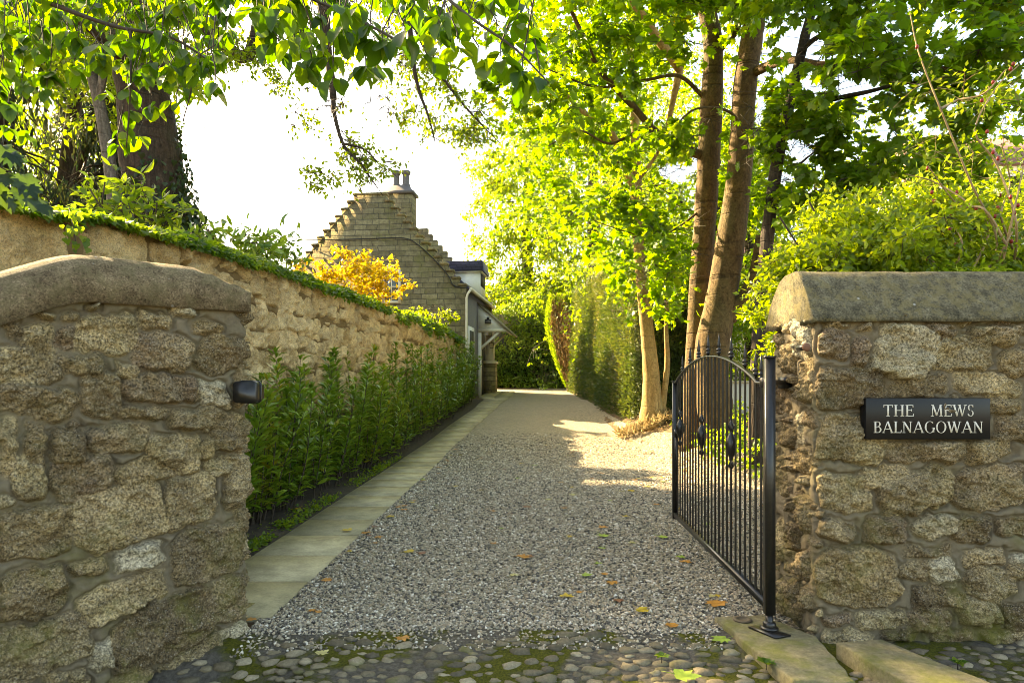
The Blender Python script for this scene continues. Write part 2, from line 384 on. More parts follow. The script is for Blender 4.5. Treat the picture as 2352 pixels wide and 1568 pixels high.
def crown_keep(P):
    u, v = proj(P); ju = u+14*np.sin(v*.11+P[:, 1]); jv = v+12*np.sin(u*.09)
    k = ~in_poly(ju, jv, SKY)
    for a, b, p, q in ELL: k &= ((u-a+6*np.sin(v*.3))/p)**2+((v-b+5*np.sin(u*.3))/q)**2 > 1
    for poly, ymax in CORR: k &= ~((P[:, 1] < ymax) & in_poly(ju-u*0-6*np.sin(v*.11+P[:, 1]), v, poly) & (rs.rand(len(P)) < .93))
    k[P[:, 1] < 1] = True
    return k

# ------------------------------------------------------------------ ground
def zg(x, y):
    """terrain height: flat by the gate, rising towards the house, a bank on the right"""
    x = np.asarray(x, float); y = np.asarray(y, float)
    z = .80*sstep((y-12)/13)+.035*np.clip(y-25, 0, 14)
    bank = sstep((x-2.5-.12*np.sin(y))/1.3)*sstep((y-8.6)/2.6)*(1-sstep((y-19)/4))
    return z+.42*bank-(.03+.15*sstep((-1.05-x)/.5))*sstep((3.95-y)/.6)*(np.abs(x) < 60)
def xr(y): return np.interp(y, [0, 4.4, 9, 14.3, 17.2, 21, 25, 28, 30], [-1.55, -1.47, -1.385, -1.27, -.97, -.50, -.17, .02, .10])
def xl(y): return np.interp(y, [0, 5.6, 9, 13.3, 17.2, 21, 25, 26.6, 28, 30], [-2.2, -2.13, -2.09, -2.02, -1.66, -1.15, -.98, -1.35, -1.2, -1.1])

def sheet(name, xs, ys, dz, mat, kind='structure', warp=None):
    X, Y = np.meshgrid(xs, ys)
    if warp is not None: X = warp(X, Y)
    Z = zg(X, Y)+dz
    nx, ny = len(xs), len(ys); i = np.arange(ny-1)[:, None]*nx; j = np.arange(nx-1)[None, :]
    F = np.stack([i+j, i+j+1, i+nx+j+1, i+nx+j], -1).reshape(-1, 4)
    return mesh_obj(name, np.stack([X, Y, Z], -1).reshape(-1, 3), F, mat, None, True, None, kind)

gx = np.concatenate([[-600, -200, -80, -40, -20], np.arange(-12, 14.01, .4), [20, 40, 80, 200, 600]])
gy = np.concatenate([[-200, -60, -20, -8], np.arange(-3, 42, .4), [50, 70, 120, 250, 700]])
def m_ground():
    t = NT('earth'); c = t.ramp(t.noise(14, 8, .7), [(.28, (.035, .025, .016)), (.5, (.085, .06, .036)), (.72, (.18, .125, .07))])
    lf = t.ramp(t.vor(24, 'Color'), [(.3, (.10, .06, .03)), (.6, (.26, .15, .06)), (.9, (.34, .24, .10))])
    c = t.mix(t.ramp(t.noise(22, 5), [(.48, 0.0), (.58, 1.0)]), c, lf); t.set(c, .95, 0, .2); t.bump(t.noise(45, 7), 1, .03); return t.m
sheet('ground', gx, gy, -.012, m_ground())

def m_gravel():
    t = NT('gravel_stones'); v = t.n('TexVoronoi'); v.inputs['Scale'].default_value = 62; t.l(t.co, v.inputs['Vector'])
    sp = t.n('SeparateColor'); t.l(v.outputs['Color'], sp.inputs[0])
    c = t.ramp(sp.outputs[0], [(0, (.20, .165, .11)), (.25, (.40, .335, .225)), (.5, (.60, .50, .33)), (.75, (.47, .375, .235)), (.92, (.68, .59, .43)), (1, (.76, .70, .56))])
    ed = t.ramp(v.outputs['Distance'], [(.25, 1.0), (.62, .40)]); c = t.mix(1, c, ed, 'MULTIPLY')
    c = t.mix(t.math('MULTIPLY', t.ramp(t.noise(.9, 4), [(.45, 0.0), (.7, 1.0)]), .35), c, (.36, .29, .18))
    c = t.mix(1, c, t.ramp(t.noise(17, 6, .75), [(.36, .62), (.5, 1.0), (.66, 1.3)]), 'MULTIPLY')
    t.set(c, .85, 0, .3); t.bump(t.math('SUBTRACT', 1, v.outputs['Distance']), 1, .02); return t.m
M['gravel'] = m_gravel()
gys = np.concatenate([np.arange(3.78, 12, .35), np.arange(12, 33.6, .5)])
def gwarp(X, Y):
    l = np.where(Y < 27.9, xr(Y)-.06, np.maximum(-.2-.55*(Y-27.9), -3.0))
    r = np.interp(Y, [3.7, 4.3, 5, 9, 13, 16, 20, 31, 33], [1.35, 2.9, 4.2, 4.6, 4.0, 2.9, 2.75, 2.6, 3.6])
    return l+(r-l)*X
sheet('gravel_drive', np.linspace(0, 1, 26), gys, .004, M['gravel'], warp=gwarp)

# loose stones of the gravel, dense near the gate
def m_pebble():
    t = NT('pebbles'); r = t.attr('rnd')
    c = t.ramp(r, [(0, (.045, .04, .034)), (.2, (.13, .115, .095)), (.4, (.36, .32, .235)), (.55, (.26, .20, .13)), (.7, (.48, .42, .31)), (.85, (.38, .29, .19)), (.95, (.62, .56, .45)), (1, (.75, .71, .62))])
    t.set(c, .75, 0, .35); return t.m
M['pebble'] = m_pebble()
def pebbles(name, X, Y, Z, R, mat, squash=(.55, .85)):
    O = np.array([(1,0,0),(0,1,0),(-1,0,0),(0,-1,0),(0,0,1),(0,0,-1)], float)
    Fo = np.array([[0,1,4],[1,2,4],[2,3,4],[3,0,4],[1,0,5],[2,1,5],[3,2,5],[0,3,5]])
    n = len(X); a = rs.rand(n)*6.283; sx = rs.uniform(.75, 1.35, n); sz = rs.uniform(*squash, n)
    V = O[None]*(1+.25*rs.randn(n, 6, 1).clip(-1.2, 1.2)); V = V+.18*rs.randn(n, 6, 3)
    V = V*np.stack([sx, 1/sx, sz], -1)[:, None, :]*R[:, None, None]
    tl = rs.uniform(-.5, .5, n); c, s = np.cos(tl)[:, None], np.sin(tl)[:, None]
    V = np.stack([V[..., 0]*c-V[..., 2]*s, V[..., 1], V[..., 0]*s+V[..., 2]*c], -1)
    c, s = np.cos(a)[:, None], np.sin(a)[:, None]
    V = np.stack([V[..., 0]*c-V[..., 1]*s, V[..., 0]*s+V[..., 1]*c, V[..., 2]], -1)+np.stack([X, Y, Z], -1)[:, None, :]
    F = (Fo[None]+(np.arange(n)*6)[:, None, None]).reshape(-1, 3)
    return mesh_obj(name, V.reshape(-1, 3), F, mat, None, False, {'rnd': np.repeat(rs.rand(n), 6)}, 'stuff')
n1 = 150000
Yp = 3.72+(rs.rand(n1)**1.45)*13; Xp = xr(Yp)-.06+rs.rand(n1)*(np.interp(Yp, [3.7, 4.2, 5, 9, 12], [2.75, 3.3, 4.6, 5.1, 4.9]))
Rp = rs.uniform(.0055, .0140, n1)*np.interp(Yp, [4, 12], [1, 1.6])
ok = ~((Yp < 3.95+.09*fbm(Xp*2, Yp*2, 3)) & (rs.rand(n1) < .85)) & ~((Xp > 1.2) & (Yp < 3.98))
ok &= rs.rand(n1) < np.clip((16.6-Yp)/5, 0, 1)
ok &= (Xp < np.interp(Yp, [3.7, 4.3, 5, 9, 13, 16], [1.35, 2.9, 4.2, 4.6, 4.0, 2.9]))
edge = rs.rand(n1) < .0
pebbles('gravel', Xp[ok], Yp[ok], (zg(Xp, Yp)+.004+rs.uniform(-.002, .008, n1))[ok], Rp[ok], M['pebble'])

# paved strip of sandstone slabs
def m_slab():
    t = NT('sandstone_slab'); r = t.attr('rnd')
    c = t.ramp(r, [(0, (.30, .26, .155)), (.5, (.38, .33, .205)), (1, (.43, .37, .23))])
    c = t.mix(1, c, t.ramp(t.noise(55, 6, .7), [(.3, .78), (.7, 1.18)]), 'MULTIPLY')
    c = t.mix(1, c, t.ramp(t.noise(5, 6, .6), [(.32, .70), (.6, 1.1)]), 'MULTIPLY')
    st = t.ramp(t.noise(2.6, 7, .7, dist=.6), [(.58, 0.0), (.75, 1.0)]); c = t.mix(t.math('MULTIPLY', st, .5), c, (.12, .085, .05))
    t.set(c, .85, 0, .25); t.bump(t.noise(90, 6), .35, .01); return t.m
M['slab'] = m_slab()
mb = MB(); y = 3.42+.735
while y < 31:
    ln = .735 if y < 26 else .9
    y0, y1 = y+.011, min(y+ln-.011, 31)
    for part in (0,) if y < 24.9 else (0, 1):
        def ed(f, yy): return f(yy)
        l0, l1, r0, r1 = xl(y0), xl(y1), xr(y0), xr(y1)
        if part == 0 and y >= 24.9: l0, l1 = (l0+r0)/2, (l1+r1)/2
        elif part == 1: r0, r1 = (l0+r0)/2-.012, (l1+r1)/2-.012
        j = rs.uniform(-.003, .003); z0, z1 = float(zg(0, y0)), float(zg(0, y1)); h = .024
        V = [(l0,y0,z0-.05),(r0,y0,z0-.05),(r1,y1,z1-.05),(l1,y1,z1-.05),(l0,y0,z0+h+j),(r0,y0,z0+h-j),(r1,y1,z1+h+j),(l1,y1,z1+h)]
        mb.add(V, np.array([[0,3,2,1],[4,5,6,7],[0,1,5,4],[1,2,6,5],[2,3,7,6],[3,0,4,7]]), rs.rand())
    y += ln
mb.obj('paved_path', M['slab'], kind='structure')

# planting bed between path and boundary wall
sheet('planting_bed', np.linspace(0, 1, 16), np.arange(3.9, 25.2, .25), .012, M['soil'], warp=lambda X, Y: (xl(Y)+.0)-(1.25)*X)

# cobbled apron in front of the gate
t = NT('cobble_bedding'); c = t.ramp(t.noise(40, 8, .7), [(.3, (.055, .048, .038)), (.7, (.17, .15, .12))])
g = t.n('SeparateXYZ'); t.l(t.co, g.inputs[0])
mo = t.ramp(t.noise(2.1, 5, .6, dist=.3), [(.45, 0.0), (.53, 1.0)]); c = t.mix(mo, c, t.ramp(t.noise(90, 5), [(.3, (.035, .04, .006)), (.7, (.13, .125, .014))]))
t.set(c, .97, 0, .15); t.bump(t.noise(70, 8, .7), 1, .02); M['bedding'] = t.m
sheet('cobble_bedding', np.arange(-8, 9, .25), np.concatenate([[-6, -4, -2, 0, 1, 2, 2.5, 3], np.arange(3.1, 4.02, .06)]), .006, M['bedding'])
def m_cobble():
    t = NT('cobble'); r = t.attr('rnd'); c = t.ramp(r, [(0, (.08, .066, .042)), (.4, (.19, .155, .095)), (.7, (.12, .095, .058)), (1, (.31, .26, .17))])
    c = t.mix(1, c, t.ramp(t.noise(60, 7, .7), [(.3, .6), (.7, 1.25)]), 'MULTIPLY')
    c = t.mix(t.ramp(t.noise(5, 4), [(.58, 0.0), (.72, .7)]), c, (.12, .125, .02)); t.set(c, .8, 0, .35); t.bump(t.noise(110, 6), .4, .006); return t.m
M['cobble'] = m_cobble()
def ico(n=2):
    import bmesh
    b = bmesh.new(); bmesh.ops.create_icosphere(b, subdivisions=n, radius=1); b.verts.ensure_lookup_table()
    V = np.array([v.co[:] for v in b.verts]); F = np.array([[v.index for v in f.verts] for f in b.faces]); b.free(); return V, F
IV, IF = ico(2)
mb = MB(); pts = []
for _ in range(9000):
    x, y = rs.uniform(-2.7, 3.4), rs.uniform(2.35, 3.92)
    if y > 3.86-.05*abs(x-.4)+.05*math.sin(x*5): continue
    r = rs.uniform(.020, .050)
    if x > 1.25 and y > 3.42-.35*(x-1.9): 
        if x < 2.15 or r > .045: continue
    if x < -1.3 and (x+1.535)*.714-(y-3.96)*.70 < .07 : continue
    if x < -1.5 and y > 3.9: continue
    if all((x-a)**2+((y-b)*1.25)**2 > ((r+q)*1.06)**2 for a, b, q in pts):
        pts.append((x, y, r))
        a = rs.uniform(-.5, .5); sx = rs.uniform(1.0, 1.5)
        V = IV*(1+.55*fbm(IV[:, 0]*1.9+x*9, IV[:, 1]*1.9+IV[:, 2]+y*9, 2)[:, None]); V = V*np.array([r*sx, r*.85, r*rs.uniform(.42, .62)])
        V = V@np.array([[math.cos(a), math.sin(a), 0], [-math.sin(a), math.cos(a), 0], [0, 0, 1]])
        mb.add(V+np.array([x, y, float(zg(x, y))+.002]), IF, rs.rand())
mb.obj('cobbled_apron', M['cobble'], None, True, 'structure')

# ------------------------------------------------------------------ rubble masonry as relief
def rubble(S, Z, stones, fill, seed, rough=.006, depth=.028, small=(.022, .09)):
    """relief over the (S,Z) grid. stones rows: s, z, half width, half height, tilt"""
    rr = np.random.RandomState(seed)
    ws = S+.034*fbm(S*9, Z*9, seed, 3)+.011*vnoise(S*34, Z*34, seed+1); wz = Z+.034*fbm(S*9, Z*9, seed+5, 3)+.011*vnoise(S*34, Z*34, seed+6)
    best = np.full(S.shape, -9.0); idx = np.zeros(S.shape, int); kk = []; ds = S[0, 1]-S[0, 0] if abs(S[0, 1]-S[0, 0]) > 1e-9 else .01
    def stamp(st):
        s, z, a, b, th = st; m = (np.abs(ws-s) < (a+b)*1.25) & (np.abs(wz-z) < (a+b)*1.25)
        if not m.any(): return
        dx, dz = ws[m]-s, wz[m]-z; c, q = math.cos(th), math.sin(th); x = (dx*c+dz*q)/a; y_ = (-dx*q+dz*c)/b
        p = rr.uniform(2.8, 6.5); sk = rr.uniform(-.22, .22); x = x+sk*y_*(b/a if a > b else 1)
        e = (1-(np.abs(x)**p+np.abs(y_)**p)**(1/p))*min(a, b)
        bm = best[m]; im = idx[m]; w = e > bm; bm[w] = e[w]; im[w] = len(kk); best[m] = bm; idx[m] = im; kk.append(st)
    for st in stones: stamp(st)
    for _ in range(fill):                                   # small stones pushed into the wide joints
        i, j = rr.randint(S.shape[0]), rr.randint(S.shape[1])
        if best[i, j] < -small[0]*.9:
            r = min(-best[i, j]*.9, small[1]); stamp((S[i, j], Z[i, j], r*rr.uniform(1, 1.5), r*rr.uniform(.6, .9), rr.uniform(-.3, .3)))
    n = max(len(kk), 1); lev = rr.uniform(.3, 1.0, n); tx, tz = rr.uniform(-.12, .12, n), rr.uniform(-.12, .12, n); col = rr.rand(n)
    sc = np.array([k[0] for k in kk]); zc = np.array([k[1] for k in kk])
    mask = sstep((best+.006)/.012)
    body = sstep(best/.018)
    face = depth*lev[idx]*body+(tx[idx]*(S-sc[idx])+tz[idx]*(Z-zc[idx]))*body
    chip = rough*(fbm(S*14, Z*14, seed+9, 5)*1.7+.9*np.abs(fbm(S*30, Z*30, seed+11, 3))+.35*vnoise(S*75, Z*75, seed+15))*body
    for q in range(3):                                      # planes that break the corners of every stone
        th = rr.uniform(0, 6.283, n); sl = rr.uniform(.25, .75, n); of = rr.uniform(-.15, .55, n)*np.array([min(k[2], k[3]) for k in kk])
        pl_ = np.cos(th)[idx]*(S-sc[idx])+np.sin(th)[idx]*(Z-zc[idx])-of[idx]; face = face-np.clip(sl[idx]*pl_, 0, .030)*body
    face = np.maximum(face, (.25*depth*lev[idx]+.004)*body)
    fc = vnoise(S*6+col[idx]*50, Z*6+col[idx]*90, seed+17); chip = chip-.22*depth*sstep((fc-.18)/.10)*body      # broken-off facets
    strap = .007*sstep(1-np.abs(best+.030)/.020)*(1-mask)    # raised ribbon of pointing
    H = face+chip+strap+.0035*fbm(S*22, Z*22, seed+13, 3)*(1-mask)-.032*sstep(1-np.abs(best+.003)/.010)*(.4+.6*sstep(.5+fbm(S*4, Z*4, seed+19, 2)*1.5))
    return H, mask, np.clip(col[idx]+.10*fbm(S*5, Z*5, seed+2), 0, 1)

def relief_wall(name, path, s_vals, z_vals, top_fn, stones, fill, seed, mat, parent, **kw):
    """path(s) -> xy point, outward normal"""
    s_vals = np.asarray(s_vals); z_vals = np.asarray(z_vals); S, Z = np.meshgrid(s_vals, z_vals)
    top = top_fn(S); zt = Z*top if kw.pop('norm', False) else Z
    H, mk, cl = rubble(S, zt, stones, fill, seed, **kw)
    Pxy, Nn = path(s_vals)
    X = Pxy[None, :, 0]+Nn[None, :, 0]*H; Y = Pxy[None, :, 1]+Nn[None, :, 1]*H
    ns, nz = len(s_vals), len(z_vals); i = np.arange(nz-1)[:, None]*ns; j = np.arange(ns-1)[None, :]
    F = np.stack([i+j, i+j+1, i+ns+j+1, i+ns+j], -1).reshape(-1, 4)
    V = np.stack([X, Y, zt], -1).reshape(-1, 3)
    if parent is not None: V = V-parent_origin(parent)
    return mesh_obj(name, V, F, mat, parent, True, {'stone': mk.ravel(), 'rnd': cl.ravel()})

def polypath(P, r=.12, n=10):
    """2-D polyline with rounded corners -> dense points; returns (points, lengths)"""
    P = [np.array(p, float) for p in P]; out = [P[0]]
    for a, b, c in zip(P[:-2], P[1:-1], P[2:]):
        u, w = unit(a-b), unit(c-b); ang = math.acos(np.clip(u@w, -1, 1)); d = r/math.tan(ang/2)
        p0, p1 = b+u*d, b+w*d; cen = b+unit(u+w)*(r/math.sin(ang/2))
        a0 = math.atan2(*(p0-cen)[::-1]); a1 = math.atan2(*(p1-cen)[::-1]); da = (a1-a0+math.pi) % (2*math.pi)-math.pi
        for k in range(n+1): th = a0+da*k/n; out.append(cen+r*np.array([math.cos(th), math.sin(th)]))
    out.append(P[-1]); out = np.array(out); L = np.concatenate([[0], np.cumsum(np.linalg.norm(np.diff(out, axis=0), axis=1))]); return out, L
def path_fn(out, L, s0=0.0):
    """outward normal to the right-hand side of travel"""
    def f(s):
        s = np.asarray(s)-s0; x = np.interp(s, L, out[:, 0]); y_ = np.interp(s, L, out[:, 1]); e = .01
        tx = np.interp(s+e, L, out[:, 0])-np.interp(s-e, L, out[:, 0]); ty = np.interp(s+e, L, out[:, 1])-np.interp(s-e, L, out[:, 1])
        n = unit(np.stack([ty, -tx], -1)); return np.stack([x, y_], -1), n
    return f

# ---- left wing wall: splayed in from the road, ends beside the drive
LW = empty('gate_wall', (-1.9, 3.5, 0), 'splayed rubble stone wing wall with ramped coping, left of the drive entrance', 'wall')
Rr = np.array([-1.535, 3.96]); dr = unit(np.array([-.70, -.714]))
outL, LL = polypath([Rr+dr*2.6, Rr, Rr+np.array([-.30, .46])], .10)      # travels from the road to the drive
pL = path_fn(outL, LL)
def left_sz(u, v):
    """where a ray through that spot meets the wing wall: distance along the wall (as on path) and height"""
    k = (u-1176)/FPX; m = (k*Rr[1]-Rr[0])/(dr[0]-k*dr[1]); Yw = Rr[1]+dr[1]*m
    return 2.6-m, CAMH+(877-v)/FPX*Yw, Yw
Z2 = [(230,690,120,75,-10),(430,700,60,75,5),(680,690,185,118,3),(980,600,95,45,5),(1040,800,165,120,0),(1300,650,105,45,10),(1410,805,165,110,0),(170,880,200,120,-5),(530,885,130,62,0),(810,910,72,48,15),(630,1060,112,140,5),(1010,1030,235,85,0),(1340,1060,85,82,0),(240,1110,250,95,14),(900,1190,165,42,3),(1300,1215,210,62,3),(740,1340,195,85,3),(1090,1440,160,120,0),(40,1400,60,160,0),(420,1390,85,120,0),(225,1400,75,150,0),(1290,1390,38,75,0),(1430,1330,110,62,-5),(1410,1510,110,62,0),(90,650,60,60,-20),(1540,1000,60,110,0),(1550,1300,55,120,0)]
Z3 = [(560,180,200,130,-15),(1020,140,225,95,-10),(240,550,240,160,-8),(810,445,285,185,-10),(1290,340,160,158,-10),(1420,690,235,165,-8),(940,710,148,78,-3),(600,790,112,60,-12),(210,960,220,165,-3),(830,990,278,115,-12),(1120,1200,335,180,-15),(250,1340,355,175,-8),(1560,1000,130,135,-5),(1300,1440,205,120,-20),(690,1380,70,90,0),(1600,1260,90,95,-20),(900,1540,140,55,-15),(1600,200,75,180,0),(200,170,100,165,-10),(1640,460,60,90,0)]
stL = []
for A, f in ((Z2, lambda x, y: (x*.3662, 516.8+.3662*y, .3662)), (Z3, lambda x, y: (x*.3409, 1033.6+.3409*y, .3409))):
    for x, y, a, b, th in A:
        u, v, q = f(x, y); s, z, Yw = left_sz(u, v); h = Yw/FPX*q; ks = abs(left_sz(u+1, v)[0]-s)*q; stL.append((s, z, a*ks*1.10, b*h*1.10, math.radians(-th)))
for _ in range(80):                                        # beyond the frame and on the return face
    s, z = rs.uniform(.0, 1.25), rs.uniform(.05, 1.6); a, b = rs.uniform(.09, .2), rs.uniform(.06, .14)
    if all(abs(s-q[0]) > (a+q[2])*.92 or abs(z-q[1]) > (b+q[3])*.92 for q in stL): stL.append((s, z, a, b, rs.uniform(-.2, .2)))
for _ in range(200):
    s, z = rs.uniform(2.62, 3.1), rs.uniform(.05, 1.8); a, b = rs.uniform(.06, .14), rs.uniform(.05, .11)
    if all(abs(s-q[0]) > (a+q[2])*.92 or abs(z-q[1]) > (b+q[3])*.92 for q in stL): stL.append((s, z, a, b, rs.uniform(-.2, .2)))
def topL(s): t_ = np.clip(1.80-np.asarray(s, float), 0, .9); return 1.852-.008*(2.6-s)-.50*(np.sqrt(t_*t_+.012)-.1095)
sv = np.arange(.0, LL[-1], .0065); zv = np.linspace(-.14, 1.0, 320)
relief_wall('wall_face', pL, sv, zv, topL, stL, 700, 21, M['pier'], LW, norm=True, rough=.026, depth=.066)
# coping that ramps down to the left and is hipped at the drive end
def cop_section(pts, path, s_vals, zfn, capfn, jit=.004, seed=5):
    rows = []
    for s in s_vals:
        P, N = path(np.array([s])); P, N = P[0], N[0]; r = []
        for d, h in pts:
            hh = min(h, capfn(s)) if h > .06 else h
            q = P-N*d; w = jit*fbm(np.array(s*9+d*11), np.array(h*30+d*7), seed)
            r.append((q[0]+N[0]*w, q[1]+N[1]*w, zfn(s)+hh+w))
        rows.append(r)
    V = np.array(rows); n, m = V.shape[:2]; i = np.arange(n-1)[:, None]*m; j = np.arange(m)[None, :]; k = (j+1) % m
    F = np.stack([i+j, i+m+j, i+m+k, i+k], -1).reshape(-1, 4)
    return V.reshape(-1, 3), [F, np.arange(m)[None, :], (np.arange(m)+(n-1)*m)[::-1][None, :]]
def m_coping(name, a, b, c_, lich):
    t = NT(name); c = t.ramp(t.noise(13, 9, .78), [(.34, a), (.5, b), (.66, c_)])
    c = t.mix(1, c, t.ramp(t.noise(100, 6, .8), [(.36, .35), (.5, 1.0), (.64, 1.7)]), 'MULTIPLY')
    li = t.ramp(t.noise(11, 8, .78, dist=.3), [(.50, 0.0), (.54, 1.0)]); c = t.mix(t.math('MULTIPLY', li, .42), c, lich)
    wh = t.ramp(t.vor(5.2), [(.035, 1.0), (.05, 0.0)]); c = t.mix(t.math('MULTIPLY', wh, .6), c, (.55, .54, .5))
    t.set(c, .92, 0, .2); t.bump(t.noise(70, 8, .8), 1.0, .02); return t.m
secL = [(-.045, 0), (-.048, .112), (-.035, .15), (.0, .20), (.06, .238), (.15, .255), (.24, .26), (.33, .25), (.42, .21), (.515, .13), (.53, .115), (.525, 0)]
straight = path_fn(np.array([Rr+dr*2.6, Rr-dr*.0]), np.array([0, 2.6]))
ss = np.concatenate([np.arange(0.2, 2.2, .03), np.arange(2.2, 2.61, .02)])
V, F = cop_section(secL, straight, ss, topL, lambda s: .112+max(0, (2.605-s))*.44)
mb = MB(); mb.add(V-0, F); M['copL'] = m_coping('weathered_coping', (.10, .072, .042), (.22, .165, .10), (.35, .275, .175), (.22, .19, .10))
mb.obj('coping', M['copL'], LW, True)
# solid filling behind the relief
mb = MB(); q = Rr+dr*.16; e = Rr+dr*2.6; nb = np.array([dr[1], -dr[0]]); nb = nb if nb[1] > 0 else -nb
mb.prism([(*(q+nb*.03), -.05), (*(q+nb*.50), -.05), (*(e+nb*.50), -.05), (*(e+nb*.03), -.05)], (0, 0, 1.40)); mb.obj('wall_core', M['pier'], LW)
# keeper box for the gate on the end of that wall
K = empty('gate_keeper', (-1.50, 3.99, 1.42), 'small black rounded metal box fixed to the end of the left stone wall', 'latch keeper')
def rrect(w, h, r, n=5):
    o = []
    for cx, cz, a0 in ((w/2-r, h/2-r, 0), (-w/2+r, h/2-r, 90), (-w/2+r, -h/2+r, 180), (w/2-r, -h/2+r, 270)):
        for k in range(n+1): a = math.radians(a0+90*k/n); o.append((cx+r*math.cos(a), 0, cz+r*math.sin(a)))
    return np.array(o)
kc = at(561, 900, 3.78)
mb = MB(); mb.prism(rrect(.128, .122, .026)+kc, (0, .075, 0)); mb.obj('box', M['iron'], K)
mb = MB(); mb.prism(rrect(.136, .130, .028)+kc+np.array([0, .075, 0]), (0, .012, 0)); mb.obj('back_flange', M['iron'], K)
mb = MB(); mb.box(kc+np.array([-.06, .088, -.04]), kc+np.array([.03, .22, .04])); mb.obj('fixing_bracket', M['iron'], K)

# ---- right wall: faces the road, end face towards the drive
RW = empty('gate_wall', (2.2, 3.9, 0), 'straight rubble stone wall with rounded coping carrying the name plaque', 'wall')
outR, LR = polypath([(1.705, 4.42), (1.695, 3.80), (4.6, 3.80)], .045, 6); pR = path_fn(outR, LR)
cornerS = LR[0]+.62
Z6 = [(1215,560,85,85,0),(1365,600,45,85,5),(1630,600,172,150,12),(1850,468,92,42,-5),(1970,610,172,105,-5),(2215,500,80,60,0),(2290,660,95,78,10),(2130,800,182,68,3),(1315,820,188,120,0),(1710,810,172,60,-5),(1320,1120,195,138,5),(1750,1190,222,62,0),(2190,930,130,50,0),(2290,1060,110,80,0),(1530,1345,130,65,-10),(2130,1190,140,60,-8),(1250,450,75,20,0),(1390,455,40,28,0),(2080,480,60,32,0)]
Z7 = [(1280,255,150,105,0),(1700,245,210,120,-10),(2140,230,195,122,-5),(1240,475,110,65,0),(1520,470,115,78,0),(1810,455,120,62,0),(2025,475,112,78,0),(2290,455,100,55,0),(1350,750,240,170,5),(1770,595,130,28,0),(1700,710,82,62,0),(1845,690,72,70,-30),(2105,640,125,50,-5),(2130,790,150,92,10),(1770,880,95,80,-10),(2310,720,70,52,0),(1510,1000,135,55,-8),(1240,1010,95,36,-5),(1790,1010,125,62,0),(2080,960,115,80,0),(2300,990,80,75,0),(1300,1120,150,45,0),(1930,890,70,50,0),(1620,1100,110,35,0),(1940,1100,120,40,0),(2240,1110,120,40,0)]
stR = []
for A, f in ((Z6, lambda x, y: (1435.5+.3897*x, 574.2+.3897*y)), (Z7, lambda x, y: (1435.5+.3897*x, 1033.6+.3897*y))):
    for x, y, a, b, th in A:
        u, v = f(x, y); p = at(u, v, 3.79); h = 3.79/FPX*.3897; stR.append((cornerS+p[0]-1.695, p[2], a*h*1.08, b*h*1.08, math.radians(-th)))
for _ in range(400):
    s, z = rs.uniform(cornerS+1.15, LR[-1]), rs.uniform(.0, 1.75); a, b = rs.uniform(.07, .17), rs.uniform(.05, .12)
    if all(abs(s-q[0]) > (a+q[2])*.95 or abs(z-q[1]) > (b+q[3])*.95 for q in stR): stR.append((s, z, a, b, rs.uniform(-.2, .2)))
for _ in range(260):
    s, z = rs.uniform(.06, cornerS-.05), rs.uniform(.0, 1.75); a, b = rs.uniform(.06, .15), rs.uniform(.07, .15)
    if all(abs(s-q[0]) > (a+q[2])*.92 or abs(z-q[1]) > (b+q[3])*.92 for q in stR): stR.append((s, z, a, b, rs.uniform(-.2, .2)))
relief_wall('wall_face', pR, np.concatenate([np.arange(0, cornerS+1.75, .0062), np.arange(cornerS+1.76, LR[-1], .02)]), np.linspace(-.06, 1.82, 300), lambda s: 1.82+0*s, stR, 700, 33, M['pier'], RW, rough=.026, depth=.066)
mb = MB(); mb.box((1.76, 3.86, -.05), (4.6, 4.40, 1.80)); mb.obj('wall_core', M['pier'], RW)
secR = [(3.765, 1.785), (3.768, 1.812), (3.815, 1.885), (3.865, 1.958), (3.915, 2.028), (3.955, 2.075), (4.00, 2.096), (4.17, 2.096), (4.24, 2.075), (4.33, 2.00), (4.40, 1.93), (4.45, 1.84), (4.475, 1.785)]
rows = []; xs_ = np.concatenate([[1.660, 1.668, 1.685], np.arange(1.70, 4.61, .03)])
for x in xs_:
    rows.append([(x+.012*fbm(np.array(y*9), np.array(z*9), 3)*(x < 1.69), y+.005*fbm(np.array(x*7), np.array(z*14), 4), z-.008*(x < 1.665)+.006*fbm(np.array(x*6), np.array(y*9), 8)) for y, z in secR])
V = np.array(rows); n_, m_ = V.shape[:2]; i = np.arange(n_-1)[:, None]*m_; j = np.arange(m_)[None, :]; k = (j+1) % m_
F = [np.stack([i+j, i+k, i+m_+k, i+m_+j], -1).reshape(-1, 4), np.arange(m_)[::-1][None, :]]
mb = MB(); mb.add(V.reshape(-1, 3), F); M['copR'] = m_coping('lichened_coping', (.06, .056, .035), (.135, .12, .075), (.22, .20, .13), (.27, .22, .09))
o = mb.obj('coping', M['copR'], RW, False)
# plaque
PL = empty('name_plaque', (2.27, 3.75, 1.13), 'black polished plaque reading THE MEWS BALNAGOWAN on the right hand stone wall', 'sign')
pa, pb = at(1989, 914, 3.735), at(2275.5, 1008.5, 3.735)
mb = MB(); mb.box((pa[0], 3.735, pb[2]), (pb[0], 3.80, pa[2])); o = mb.obj('plaque', M['plaque'], PL)
bv = o.modifiers.new('bevel', 'BEVEL'); bv.width = .004; bv.segments = 2
mb = MB()
mb.box((pa[0]+.06, 3.8005, 1.18), (pb[0]-.06, 3.84, 1.32)); mb.obj('back_plate', M['iron'], PL)
SW, TH = .135, .055            # thick and thin strokes, in cap heights
def stroke(p, q, w): p, q = np.array(p, float), np.array(q, float); d = unit(q-p); n = np.array([-d[1], d[0]])*w/2; return [p-n, q-n, q+n, p+n]
def serif(x, y, w=.30, h=.045): return [(x-w/2, y), (x+w/2, y), (x+w/2, y+h), (x-w/2, y+h)]
